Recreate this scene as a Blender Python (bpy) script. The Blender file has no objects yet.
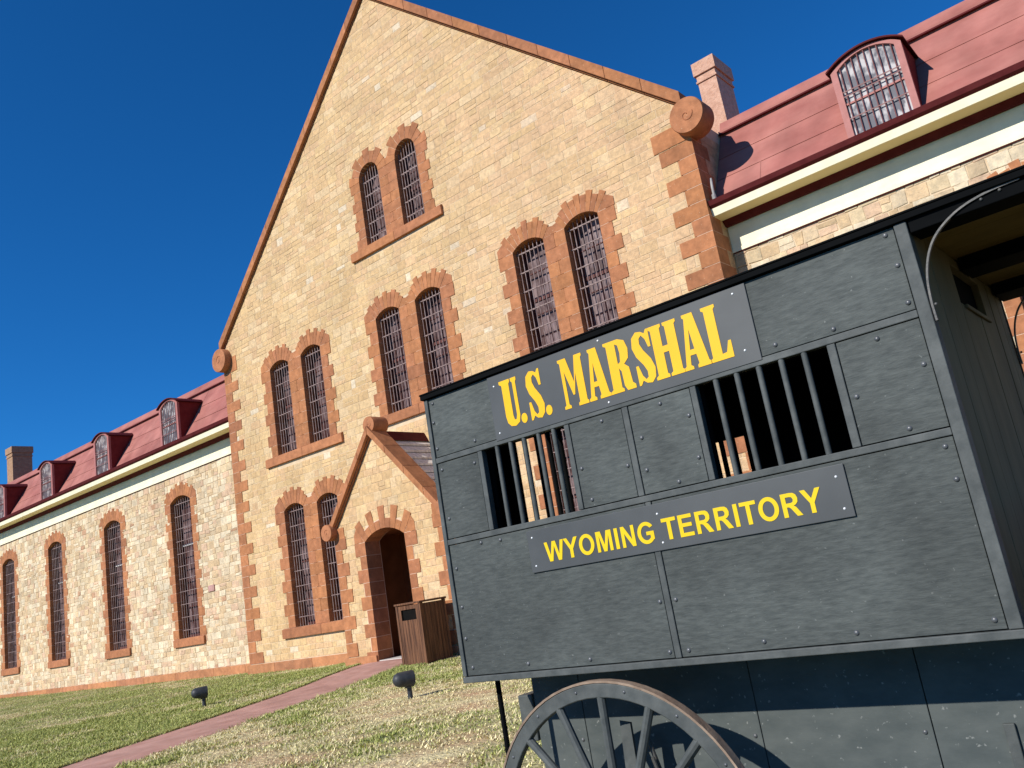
import bpy, bmesh, math, random
import numpy as np
from mathutils import Vector, Matrix, noise
from mathutils.geometry import tessellate_polygon
random.seed(11)
sc = bpy.context.scene
COL = sc.collection
R = math.radians

# ------------------------------------------------------------------ materials
def new_mat(name):
    m = bpy.data.materials.new(name); m.use_nodes = True
    nt = m.node_tree; b = nt.nodes['Principled BSDF']
    return m, nt, b

def mat(name, c1, c2=None, rough=0.8, scale=(3,3,3), detail=4, bump=0.0, bscale=None, bdist=0.01,
        attr=False, metal=0.0, spec=0.3, spots=None, contrast=(0.35,0.65), patch=None, tint=0.0, streak=None):
    """two tone noise coloured paint / stone with optional bump, colour attribute and small spots"""
    m, nt, b = new_mat(name); N = nt.nodes; L = nt.links
    c2 = c2 or tuple(min(1, v*1.12) for v in c1)
    tc = N.new('ShaderNodeTexCoord'); mp = N.new('ShaderNodeMapping'); mp.inputs['Scale'].default_value = scale
    L.new(tc.outputs['Object'], mp.inputs['Vector'])
    nz = N.new('ShaderNodeTexNoise'); nz.inputs['Scale'].default_value = 1.0; nz.inputs['Detail'].default_value = detail
    nz.inputs['Roughness'].default_value = 0.6
    L.new(mp.outputs[0], nz.inputs['Vector'])
    cr = N.new('ShaderNodeValToRGB'); cr.color_ramp.elements[0].position = contrast[0]; cr.color_ramp.elements[1].position = contrast[1]
    cr.color_ramp.elements[0].color = (*c1, 1); cr.color_ramp.elements[1].color = (*c2, 1)
    L.new(nz.outputs['Fac'], cr.inputs['Fac'])
    out = cr.outputs['Color']
    if attr:
        at = N.new('ShaderNodeAttribute'); at.attribute_name = 'Col'
        mx = N.new('ShaderNodeMix'); mx.data_type = 'RGBA'; mx.blend_type = 'MULTIPLY'; mx.inputs[0].default_value = 1
        L.new(at.outputs['Color'], mx.inputs[6]); L.new(out, mx.inputs[7]); out = mx.outputs[2]
    if spots:
        sz = N.new('ShaderNodeTexNoise'); sz.inputs['Scale'].default_value = spots[0]; sz.inputs['Detail'].default_value = 2
        L.new(tc.outputs['Object'], sz.inputs['Vector'])
        r2 = N.new('ShaderNodeValToRGB'); r2.color_ramp.elements[0].position = spots[1]; r2.color_ramp.elements[1].position = min(1, spots[1]+0.06)
        L.new(sz.outputs['Fac'], r2.inputs['Fac'])
        mx = N.new('ShaderNodeMix'); mx.data_type = 'RGBA'
        L.new(r2.outputs['Color'], mx.inputs[0]); L.new(out, mx.inputs[6]); mx.inputs[7].default_value = (*spots[2], 1); out = mx.outputs[2]
    def mult(col, fac):
        q = N.new('ShaderNodeVectorMath'); q.operation = 'SCALE'; L.new(col, q.inputs[0]); L.new(fac, q.inputs['Scale']); return q.outputs[0]
    for pp, st in ((patch, (1,1,1)), (streak, (1,1,.12))):
        if not pp: continue
        m3 = N.new('ShaderNodeMapping'); m3.inputs['Scale'].default_value = tuple(pp[0]*v for v in st); L.new(tc.outputs['Object'], m3.inputs['Vector'])
        n3 = N.new('ShaderNodeTexNoise'); n3.inputs['Scale'].default_value = 1; n3.inputs['Detail'].default_value = 5; L.new(m3.outputs[0], n3.inputs['Vector'])
        mr = N.new('ShaderNodeMapRange'); mr.inputs['From Min'].default_value = .34; mr.inputs['From Max'].default_value = .66
        mr.inputs['To Min'].default_value = pp[1]; mr.inputs['To Max'].default_value = pp[2]; L.new(n3.outputs['Fac'], mr.inputs['Value']); out = mult(out, mr.outputs[0])
    if tint:
        oi = N.new('ShaderNodeObjectInfo'); mr = N.new('ShaderNodeMapRange'); mr.inputs['To Min'].default_value = 1-tint; mr.inputs['To Max'].default_value = 1+tint
        L.new(oi.outputs['Random'], mr.inputs['Value']); out = mult(out, mr.outputs[0])
    L.new(out, b.inputs['Base Color'])
    b.inputs['Roughness'].default_value = rough; b.inputs['Metallic'].default_value = metal
    b.inputs['Specular IOR Level'].default_value = spec
    if bump:
        bs = bscale or tuple(v*4 for v in scale)
        mp2 = N.new('ShaderNodeMapping'); mp2.inputs['Scale'].default_value = bs
        L.new(tc.outputs['Object'], mp2.inputs['Vector'])
        n2 = N.new('ShaderNodeTexNoise'); n2.inputs['Scale'].default_value = 1; n2.inputs['Detail'].default_value = 5; n2.inputs['Roughness'].default_value = 0.65
        L.new(mp2.outputs[0], n2.inputs['Vector'])
        bp = N.new('ShaderNodeBump'); bp.inputs['Strength'].default_value = bump; bp.inputs['Distance'].default_value = bdist
        L.new(n2.outputs['Fac'], bp.inputs['Height']); L.new(bp.outputs[0], b.inputs['Normal'])
    return m

M = {}
M['stone']  = mat('ashlar_stone', (.80,.80,.80), (1.12,1.10,1.06), .9, (9,9,9), 6, .55, (26,26,26), .03, attr=True, patch=(.55,.88,1.04), streak=(1.6,.94,1.03))
M['mortar'] = mat('mortar', (.56,.42,.27), (.66,.52,.35), .95, (5,5,5), 4, .3)
M['brown']  = mat('brown_sandstone', (.82,.80,.78), (1.12,1.1,1.08), .88, (6,6,6), 5, .35, (30,30,30), .014, attr=True, patch=(2.2,.84,1.06), spots=(30,.70,(.62,.42,.28)))
M['brownm'] = mat('pink_mortar', (.62,.42,.29), (.72,.52,.38), .95, (8,8,8), 3, .2)
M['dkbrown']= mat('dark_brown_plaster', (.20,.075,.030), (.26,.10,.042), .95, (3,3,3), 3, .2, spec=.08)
M['roof']   = mat('faded_red_sheet_metal', (.32,.115,.095), (.40,.165,.135), .65, (.7,.7,1.6), 7, .10, (5,5,5), .01, spec=.10, patch=(1.1,.86,1.10), streak=(2.4,.93,1.06))
M['trimred']= mat('maroon_trim', (.075,.010,.011), (.10,.016,.016), .7, (4,4,4), spec=.1)
M['casing'] = mat('red_casing_paint', (.36,.13,.11), (.42,.16,.14), .6, (6,6,6))
M['dormer'] = mat('red_dormer_cladding', (.15,.022,.020), (.19,.032,.028), .85, (4,4,4), spec=.08)
M['cream']  = mat('cream_paint', (.80,.74,.52), (.86,.80,.58), .6, (2,2,6), 5, .05, streak=(3,.93,1.03))
M['soffit'] = mat('soffit_paint', (.78,.66,.36), (.82,.70,.40), .7, (2,2,2))
M['frame']  = mat('maroon_window_frame', (.085,.022,.018), (.12,.036,.03), .6, (6,6,6))
M['bars']   = mat('weathered_iron_bars', (.15,.085,.075), (.32,.24,.225), .6, (14,14,5), 5, 0, spec=.4)
M['dbars']  = mat('maroon_iron_bars', (.16,.055,.05), (.24,.10,.09), .55, (12,12,5))
M['white']  = mat('off_white', (.46,.43,.41), (.6,.57,.54), .8)
M['chim']   = mat('pink_chimney_render', (.52,.29,.20), (.64,.39,.28), .9, (7,7,7), 5, .7, (14,14,14), .05)
M['chimold']= mat('old_chimney_brick', (.30,.17,.10), (.40,.25,.15), .9, (5,5,9), 5, .6, (10,10,20), .04)
M['shingle']= mat('weathered_shingle', (.50,.46,.42), (.78,.73,.66), .85, (12,12,3), 4, .3)
M['pipe']   = mat('galvanised_pipe', (.26,.25,.24), (.40,.39,.38), .5, (3,3,3))
M['slab']   = mat('concrete_threshold', (.5,.46,.42), (.6,.56,.5), .9)
M['path']   = mat('red_concrete_path', (.42,.22,.17), (.52,.30,.24), .92, (3,3,3), 7, .25, (40,40,40), .006, spots=(26,.66,(.50,.33,.26)), patch=(1.6,.88,1.08))
M['binwood']= mat('stained_cedar_slats', (.055,.022,.010), (.19,.085,.040), .7, (26,26,1.2), 5, .3, (60,60,2), .004)
M['black']  = mat('black_opening', (.006,.006,.006), (.010,.009,.008), .9, spec=.03)
M['lamp']   = mat('weathered_black_aluminium', (.028,.030,.033), (.05,.052,.056), .5, (12,12,12))
# wagon
M['paint']  = mat('charcoal_painted_wood', (.050,.058,.056), (.090,.100,.094), .68, (26,26,110), 9, .55, (28,28,150), .0025, spots=(75,.70,(.15,.16,.15)), spec=.22, contrast=(.3,.7), patch=(3.4,.80,1.18), tint=.09)
M['paintv'] = mat('charcoal_painted_batten', (.060,.068,.067), (.098,.106,.102), .62, (16,16,16), 7, .4, (40,40,40), .003, spec=.22, patch=(5,.85,1.12))
M['plate']  = mat('smooth_charcoal_sign_board', (.064,.069,.071), (.078,.083,.084), .5, (2,2,2), 4, .03, spec=.3, patch=(4,.93,1.06))
M['dusty']  = mat('dusty_charcoal_panel', (.070,.082,.081), (.096,.108,.104), .75, (7,7,14), 6, .3, (14,14,40), .003, spots=(60,.68,(.20,.21,.20)), spec=.06)
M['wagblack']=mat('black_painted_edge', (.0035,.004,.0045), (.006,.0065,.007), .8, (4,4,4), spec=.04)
M['inwood'] = mat('bare_brown_board', (.13,.088,.042), (.23,.16,.082), .75, (4,4,1.2), 6, .4, (30,30,5), .004)
M['roofwood']=mat('bare_roof_board', (.20,.12,.035), (.34,.21,.07), .8, (1.5,9,9), 5, .3)
M['interior']=mat('shade_black_interior', (.006,.006,.007), (.009,.009,.010), .9, spec=.03)  # near-black: shade of the unlit inside is put into the colour
M['iron']   = mat('grey_wrought_iron', (.07,.07,.068), (.12,.115,.105), .5, (9,9,9), 4, .2, metal=.2)
M['tyre']   = mat('rusty_iron_tyre', (.17,.115,.08), (.34,.25,.18), .7, (10,10,10), 5, .3)
M['yellow'] = mat('yellow_sign_paint', (.80,.43,.0), (.84,.47,.001), .5, (5,5,5))
M['yellow2']= mat('lemon_sign_paint', (.72,.50,.003), (.76,.54,.004), .5, (5,5,5))
M['screw']  = mat('bright_screw_head', (.70,.72,.74), (.8,.8,.8), .4, metal=.3)
M['bolt']   = mat('painted_bolt_head', (.07,.075,.08), (.11,.115,.12), .35, spec=.6)

def glass_mat():
    m, nt, b = new_mat('window_glass_painted_reflection'); N = nt.nodes; L = nt.links
    tc = N.new('ShaderNodeTexCoord'); nz = N.new('ShaderNodeTexNoise'); nz.inputs['Scale'].default_value = 1.6; nz.inputs['Detail'].default_value = 4
    oi = N.new('ShaderNodeObjectInfo'); va = N.new('ShaderNodeVectorMath'); va.operation = 'ADD'; vm = N.new('ShaderNodeVectorMath'); vm.operation = 'MULTIPLY'; vm.inputs[1].default_value = (2.6,2.6,.9)
    L.new(tc.outputs['Object'], vm.inputs[0]); sc2 = N.new('ShaderNodeVectorMath'); sc2.operation = 'SCALE'; sc2.inputs['Scale'].default_value = 1.7; L.new(oi.outputs['Location'], sc2.inputs[0]); L.new(vm.outputs[0], va.inputs[0]); L.new(sc2.outputs[0], va.inputs[1])
    L.new(va.outputs[0], nz.inputs['Vector'])
    cr = N.new('ShaderNodeValToRGB'); e = cr.color_ramp.elements
    e[0].position = .42; e[0].color = (.050,.018,.016,1); e[1].position = .62; e[1].color = (.21,.145,.145,1)  # streaky reflections painted into the glass colour
    L.new(nz.outputs['Fac'], cr.inputs['Fac']); L.new(cr.outputs['Color'], b.inputs['Base Color'])
    b.inputs['Roughness'].default_value = .35; b.inputs['Specular IOR Level'].default_value = .35
    bp = N.new('ShaderNodeBump'); bp.inputs['Strength'].default_value = .15; bp.inputs['Distance'].default_value = .03
    L.new(nz.outputs['Fac'], bp.inputs['Height']); L.new(bp.outputs[0], b.inputs['Normal'])
    return m
M['glass'] = glass_mat()
M['dglass'] = mat('dormer_glass_painted_reflection', (.13,.13,.15), (.48,.46,.46), .55, (3.4,3.4,2.2), 3, 0, spec=.15, contrast=(.44,.56))  # pale patches are reflections put into the pane colour

def attr_mat(name, rough, trans=0.0, bump=0):
    m, nt, b = new_mat(name); N = nt.nodes; L = nt.links
    at = N.new('ShaderNodeAttribute'); at.attribute_name = 'Col'
    b.inputs['Roughness'].default_value = rough; b.inputs['Specular IOR Level'].default_value = .15
    if bump:
        tc = N.new('ShaderNodeTexCoord'); nz = N.new('ShaderNodeTexNoise'); nz.inputs['Scale'].default_value = 22; nz.inputs['Detail'].default_value = 6
        L.new(tc.outputs['Object'], nz.inputs['Vector'])
        cr = N.new('ShaderNodeValToRGB'); cr.color_ramp.elements[0].color = (.6,.6,.6,1); cr.color_ramp.elements[1].color = (1.2,1.2,1.2,1)
        cr.color_ramp.elements[0].position = .3; cr.color_ramp.elements[1].position = .7
        L.new(nz.outputs['Fac'], cr.inputs['Fac'])
        mx = N.new('ShaderNodeMix'); mx.data_type = 'RGBA'; mx.blend_type = 'MULTIPLY'; mx.inputs[0].default_value = 1
        L.new(at.outputs['Color'], mx.inputs[6]); L.new(cr.outputs['Color'], mx.inputs[7]); L.new(mx.outputs[2], b.inputs['Base Color'])
        bp = N.new('ShaderNodeBump'); bp.inputs['Strength'].default_value = bump; bp.inputs['Distance'].default_value = .05
        L.new(nz.outputs['Fac'], bp.inputs['Height']); L.new(bp.outputs[0], b.inputs['Normal'])
    else:
        L.new(at.outputs['Color'], b.inputs['Base Color'])
    return m
M['soil'] = attr_mat('lawn_soil', .95, bump=.8)
M['blade'] = attr_mat('grass_blades', .7)

# ------------------------------------------------------------------ mesh builder
class MB:
    def __init__(s): s.v = []; s.f = []; s.c = []; s.m = []
    def add(s, vs, fs, col=(1,1,1), mi=0):
        o = len(s.v); s.v += [tuple(v) for v in vs]
        for f in fs: s.f.append(tuple(i+o for i in f)); s.c.append(col); s.m.append(mi)
    def box(s, x0, x1, y0, y1, z0, z1, col=(1,1,1), mi=0):
        s.add([(x0,y0,z0),(x1,y0,z0),(x1,y1,z0),(x0,y1,z0),(x0,y0,z1),(x1,y0,z1),(x1,y1,z1),(x0,y1,z1)],
              [(0,1,5,4),(1,2,6,5),(2,3,7,6),(3,0,4,7),(4,5,6,7),(3,2,1,0)], col, mi)
    def prism(s, loops, y0, y1, col=(1,1,1), mi=0, back=True):
        """loops in the XZ plane (first outer, rest holes) extruded from y0 (front) to y1"""
        flat = [p for l in loops for p in l]
        tri = tessellate_polygon([[Vector((p[0],p[1],0)) for p in l] for l in loops])
        n = len(flat)
        vs = [(p[0],y0,p[1]) for p in flat] + [(p[0],y1,p[1]) for p in flat]
        fs = [tuple(t) for t in tri]
        if back: fs += [tuple(i+n for i in t[::-1]) for t in tri]
        o = 0
        for l in loops:
            k = len(l)
            for i in range(k):
                a = o+i; b = o+(i+1) % k; fs.append((a, b, b+n, a+n))
            o += k
        s.add(vs, fs, col, mi)
    def block(s, poly, yb, yf, inset, col=(1,1,1), mi=0):
        """one dressed stone: polygon at yb, slightly smaller polygon at yf (bevelled arris)"""
        n = len(poly); cx = sum(p[0] for p in poly)/n; cz = sum(p[1] for p in poly)/n
        tl = random.uniform(-.004,.004); A = [(p[0], yb, p[1]) for p in poly]; B = []; Mid = []
        for p in poly:
            dx, dz = p[0]-cx, p[1]-cz
            ix = min(inset, abs(dx)*.4); iz = min(inset, abs(dz)*.4)
            B.append((p[0]-math.copysign(ix, dx), yf+tl*(1 if dz > 0 else -1), p[1]-math.copysign(iz, dz)))
            Mid.append((p[0], yb+(yf-yb)*.55, p[1]))
        fs = [tuple(range(2*n, 3*n))]
        for i in range(n):
            j = (i+1) % n; fs += [(i, j, j+n, i+n), (i+n, j+n, j+2*n, i+2*n)]
        s.add(A+Mid+B, fs, col, mi)
    def tube(s, pts, rad, seg=8, col=(1,1,1), cap=True, mi=0):
        pts = [Vector(p) for p in pts]; n = len(pts); rings = []
        rr = rad if isinstance(rad, (list, tuple)) else [rad]*n
        for i, p in enumerate(pts):
            d = (pts[min(i+1,n-1)]-pts[max(i-1,0)]).normalized()
            up = Vector((0,0,1)) if abs(d.z) < .9 else Vector((1,0,0))
            a = d.cross(up).normalized(); b = d.cross(a)
            rings.append([p+(a*math.cos(2*math.pi*k/seg)+b*math.sin(2*math.pi*k/seg))*rr[i] for k in range(seg)])
        vs = [v for r_ in rings for v in r_]; fs = []
        for i in range(n-1):
            for k in range(seg):
                a = i*seg+k; b = i*seg+(k+1) % seg; fs.append((a, b, b+seg, a+seg))
        if cap: fs += [tuple(range(seg))[::-1], tuple(range((n-1)*seg, n*seg))]
        s.add(vs, fs, col, mi)
    def ring(s, c, r0, r1, y0, y1, seg=64, col=(1,1,1)):
        """flat ring about the y axis"""
        vs = []; fs = []
        for k in range(seg):
            a = 2*math.pi*k/seg; ca, sa = math.cos(a), math.sin(a)
            vs += [(c[0]+r0*ca, y0, c[1]+r0*sa), (c[0]+r1*ca, y0, c[1]+r1*sa), (c[0]+r1*ca, y1, c[1]+r1*sa), (c[0]+r0*ca, y1, c[1]+r0*sa)]
        for k in range(seg):
            a = k*4; b = ((k+1) % seg)*4
            for q in range(4): fs.append((a+q, b+q, b+(q+1) % 4, a+(q+1) % 4))
        s.add(vs, fs, col)
    def build(s, name, m, parent=None, org=(0,0,0), smooth=False, fix=True, bevel=0):
        me = bpy.data.meshes.new(name)
        o3 = Vector(org)
        me.from_pydata([tuple(Vector(v)-o3) for v in s.v], [], s.f); me.update()
        mats = m if isinstance(m, (list, tuple)) else [m]
        for x in mats: me.materials.append(x)
        if len(mats) > 1: me.polygons.foreach_set('material_index', s.m)
        ca = me.color_attributes.new('Col', 'FLOAT_COLOR', 'CORNER')
        buf = []
        for f, c in zip(s.f, s.c): buf += [c[0], c[1], c[2], 1.0]*len(f)
        ca.data.foreach_set('color', buf)
        if fix:
            bm = bmesh.new(); bm.from_mesh(me); bmesh.ops.recalc_face_normals(bm, faces=bm.faces)
            bm.to_mesh(me); bm.free()
        if smooth:
            me.polygons.foreach_set('use_smooth', [True]*len(me.polygons)); me.set_sharp_from_angle(angle=R(35))
        o = bpy.data.objects.new(name, me); COL.objects.link(o)
        if bevel:
            md = o.modifiers.new('bevel', 'BEVEL'); md.width = bevel; md.segments = 2; md.limit_method = 'ANGLE'
        if parent: o.parent = parent
        return o

def place(o, loc):
    o.location = loc; return o
def empty(name, loc=(0,0,0)):
    o = bpy.data.objects.new(name, None); COL.objects.link(o); o.location = loc; o.empty_display_size = .3; return o
def tag(o, label=None, cat=None, group=None, kind=None):
    if label: o['label'] = label
    if cat: o['category'] = cat
    if group: o['group'] = group
    if kind: o['kind'] = kind
    return o
def linked(name, me, parent, loc):
    o = bpy.data.objects.new(name, me); COL.objects.link(o); o.parent = parent; o.location = loc; return o

# ------------------------------------------------------------------ stone colours
def brown(v=None):
    k = random.uniform(.86, 1.10); w = random.uniform(-.02, .03)
    return (.405*k+w, .168*k+w*.5, .076*k)
CREAMS = [(.66,.46,.235), (.65,.445,.23), (.68,.485,.26), (.62,.42,.215), (.65,.435,.24), (.70,.515,.30)]
def cream(x, z):
    n = noise.noise(Vector((x*.16, z*.16, 3.1)))*.5+.5
    c = Vector(random.choice(CREAMS)); pink = Vector((.65,.42,.255)); k = random.uniform(.93, 1.05)
    t = max(0, min(1, (x-7)/9))*.55+n*.35-.1
    if random.random() < .012: c = Vector((.74,.62,.45))
    c = c.lerp(pink, max(0, min(.8, t*random.uniform(.3,1.2))))
    return tuple(c*k*.99)
RUB = [(.70,.55,.35), (.67,.49,.30), (.75,.63,.45), (.62,.45,.27), (.71,.57,.39), (.66,.46,.31), (.74,.61,.43), (.60,.46,.30)]
def rubble(x, z):
    c = Vector(random.choice(RUB)); k = random.uniform(.86, 1.06)
    if random.random() < .015: c = Vector((.52,.31,.19))
    return tuple(c*k)

def clip(poly, planes):
    """keep the side a*x+b*z<=c of a convex polygon"""
    for a, b, c in planes:
        out = []
        for i in range(len(poly)):
            p, q = poly[i], poly[(i+1) % len(poly)]
            dp = a*p[0]+b*p[1]-c; dq = a*q[0]+b*q[1]-c
            if dp <= 0: out.append(p)
            if (dp < 0 < dq) or (dq < 0 < dp):
                t = dp/(dp-dq); out.append((p[0]+(q[0]-p[0])*t, p[1]+(q[1]-p[1])*t))
        poly = out
        if len(poly) < 3: return []
    return poly

def masonry(mb, x0, x1, z0, z1, y, forb, hr, wr, jit, planes, colfn, gap=.007, proud=(.004,.012)):
    z = z0
    while z < z1-.02:
        h = random.uniform(*hr)
        if z+h > z1-.08: h = z1-z
        cuts = sorted(forb(z, z+h)); iv = []; a = x0
        for f0, f1 in cuts:
            if f0 > a: iv.append((a, min(f0, x1)))
            a = max(a, f1)
        if a < x1: iv.append((a, x1))
        for a, b in iv:
            x = a
            while x < b-.01:
                w = random.uniform(*wr)
                if x+w > b-.1: w = b-x
                parts = [(z, z+h)]
                if h > hr[0]*1.45 and random.random() < .28:
                    zm = z+h*random.uniform(.4,.6); parts = [(z, zm), (zm, z+h)]
                for p0, p1 in parts:
                    j = lambda: random.uniform(-jit, jit)
                    poly = [(x+gap+j(), p0+gap+j()), (x+w-gap+j(), p0+gap+j()), (x+w-gap+j(), p1-gap+j()), (x+gap+j(), p1-gap+j())]
                    if planes: poly = clip(poly, planes)
                    if len(poly) >= 3:
                        mb.block(poly, y, y-random.uniform(*proud), .010, colfn(x, z))
                x += w
        z += h

# ------------------------------------------------------------------ the prison
BW = 19.37            # width of the gabled block
XC = BW/2
YW = .85              # the wings stand back this far
PRISON = empty('prison_building', (0, 0, 0))
tag(PRISON, 'big cream sandstone prison with tall gable, barred windows and red mansard wings', 'building')

def arch(cx, w, z0, zs, rise, n=10, grow=0.0):
    """outline of an opening: bottom left, up, over the arch, down"""
    hw = w/2; Rr = (hw*hw+rise*rise)/(2*rise); zc = zs+rise-Rr
    a = math.asin(min(1, hw/Rr)); Rg = Rr+grow
    if rise >= hw*.95: a = math.pi/2
    pts = [(cx-hw-grow, z0-grow)]
    if grow: pts.append((cx-hw-grow, zs))
    for i in range(n+1):
        t = -a+2*a*i/n; px = cx+Rg*math.sin(t); pz = zc+Rg*math.cos(t)
        if grow: px = max(cx-hw-grow, min(cx+hw+grow, px))
        pts.append((px, pz))
    if grow: pts.append((cx+hw+grow, zs))
    pts.append((cx+hw+grow, z0-grow))
    out = []
    for p in pts:
        if not out or (abs(p[0]-out[-1][0])+abs(p[1]-out[-1][1])) > 1e-4: out.append(p)
    return out

class Op:   # an opening
    def __init__(s, cx, w, z0, zs, rise): s.cx=cx; s.w=w; s.z0=z0; s.zs=zs; s.rise=rise
    def forb(s, a, b, g=.12):
        hw = s.w/2
        if b < s.z0-.3 or a > s.zs+s.rise+g: return None
        if a < s.zs: return (s.cx-hw-g, s.cx+hw+g)
        Rr = (hw*hw+s.rise**2)/(2*s.rise); zc = s.zs+s.rise-Rr
        d = (Rr+g)**2-(a-zc)**2
        if d <= 0: return None
        h = min(hw+g, math.sqrt(d)); return (s.cx-h, s.cx+h)
    def hole(s): return arch(s.cx, s.w, s.z0, s.zs, s.rise)

def surround(ops, y, depth, bh=.375, nv=9, small=.33, big=.52, vs=(.40,.52), sill=True, parent=None, sillz=None, sillx=None, name='window_surround'):
    """brown sandstone blocks round one opening or a pair, with reveals; > sill"""
    mb = MB(); root = (ops[0].cx, y, ops[0].z0)
    for k, o in enumerate(ops):
        hw = o.w/2; dy = -.0025*k
        Rr = (hw*hw+o.rise**2)/(2*o.rise); zc = o.zs+o.rise-Rr; am = math.asin(min(1, hw/Rr))
        if o.rise >= hw*.95: am = math.pi/2
        # backing ring in mortar colour with deep reveals
        hole = arch(o.cx, o.w-.012, o.z0+.003, o.zs, o.rise-.006)
        outer = arch(o.cx, o.w, o.z0, o.zs, o.rise, grow=.24); outer[0] = (outer[0][0], o.z0); outer[-1] = (outer[-1][0], o.z0)
        ring = [outer[0]]+[hole[0]]+hole[1:]+[outer[-1]]+outer[-2:0:-1]
        mb.prism([ring], y-.018+dy, y+depth, mi=1)
        # jamb blocks
        n = max(2, round((o.zs-o.z0)/bh)); h = (o.zs-o.z0)/n
        for i in range(n):
            za = o.z0+i*h+.007; zb = o.z0+(i+1)*h-.007
            ext = big if (i % 2 == (n-1) % 2) else small
            e1 = ext+random.uniform(-.025,.025); e2 = ext+random.uniform(-.025,.025)
            if not (len(ops) == 2 and k == 1):
                jb(mb, o.cx-hw-e1, o.cx-hw+.010, y, depth, za, zb, dy)
            if not (len(ops) == 2 and k == 0):
                jb(mb, o.cx+hw-.010, o.cx+hw+e2, y, depth, za, zb, dy)
        # voussoirs
        for i in range(nv):
            a0 = -am+2*am*i/nv; a1 = -am+2*am*(i+1)/nv; g = .005/Rr
            L = vs[1] if i % 2 == 0 else vs[0]
            L += random.uniform(-.02,.02)
            if len(ops) == 2 and ((k == 0 and i == nv-1) or (k == 1 and i == 0)): L = .36
            ri = Rr-.010; ro = Rr+L
            poly = [(o.cx+ri*math.sin(a0+g), zc+ri*math.cos(a0+g)), (o.cx+ri*math.sin(a1-g), zc+ri*math.cos(a1-g)),
                    (o.cx+ro*math.sin(a1-g), zc+ro*math.cos(a1-g)), (o.cx+ro*math.sin(a0+g), zc+ro*math.cos(a0+g))]
            c = brown(); f = y-.024+dy-random.uniform(0,.004)
            mb.prism([poly], f, y+depth-.02, c)
        # shoulder blocks beside the springing
        if o.rise < hw*.9:
            for sgn in (-1, 1):
                if len(ops) == 2 and ((k == 0) == (sgn == 1)): continue
                xa = o.cx+sgn*(Rr+.02)*math.sin(am); za = o.zs
                xo = o.cx+sgn*(hw+big)
                poly = [(xa, za+.005), (xo, za+.005), (xo, za+.22), (o.cx+sgn*((Rr+vs[1]*.86)*math.sin(am)), zc+(Rr+vs[1]*.86)*math.cos(am)+.01)]
                mb.prism([poly], y-.020+dy, y+.02, brown())
    if len(ops) == 2:
        a, b = ops; xa = a.cx+a.w/2-.010; xb = b.cx-b.w/2+.010
        n = max(2, round((a.zs-a.z0)/bh)); h = (a.zs-a.z0)/n
        for i in range(n):
            za = a.z0+i*h+.005; zb = a.z0+(i+1)*h-.005
            if i % 2 and bh > .3:
                jb(mb, xa, (xa+xb)/2-.004, y, depth, za, zb, 0); jb(mb, (xa+xb)/2+.004, xb, y, depth, za, zb, 0)
            else: jb(mb, xa, xb, y, depth, za, zb, 0)
        top = a.zs+min(.34, a.rise+.12)
        mb.prism([[(xa-.02, a.zs+.004), (xb+.02, a.zs+.004), (xb+.06, top), ((xa+xb)/2, top-.1), (xa-.06, top)]], y-.0207, y+.02, brown())
    ob = mb.build(name, [M['brown'], M['brownm']], parent, org=root); ob.location = root
    if sill:
        sb = MB(); o0, o1 = ops[0], ops[-1]
        x0, x1 = sillx or (o0.cx-o0.w/2-.66, o1.cx+o1.w/2+.62); zt = o0.z0; zb = sillz or zt-.31
        nseg = 2 if (x1-x0) > 2.6 else 1
        for i in range(nseg):
            xa = x0+(x1-x0)*i/nseg+(.004 if i else 0); xb = x0+(x1-x0)*(i+1)/nseg-(.004 if i < nseg-1 else 0)
            c = brown()
            vs_ = [(xa,y-.10,zb),(xb,y-.10,zb),(xb,y+.25,zb),(xa,y+.25,zb),(xa,y-.10,zt-.035),(xb,y-.10,zt-.035),(xb,y+.25,zt-.001),(xa,y+.25,zt-.001),(xa,y-.03,zt-.001),(xb,y-.03,zt-.001)]
            sb.add(vs_, [(0,1,5,4),(4,5,9,8),(8,9,6,7),(1,2,6,9,5),(3,0,4,8,7),(3,2,1,0),(2,3,7,6)], c)
        so = sb.build('sill', M['brown'], ob, org=root, bevel=.008)
    return ob

def jb(mb, x0, x1, y, depth, z0, z1, dy):
    f = y-.0215+dy-random.uniform(0,.006)
    mb.box(x0, x1, f, y+depth-.02, z0, z1, brown())

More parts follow.
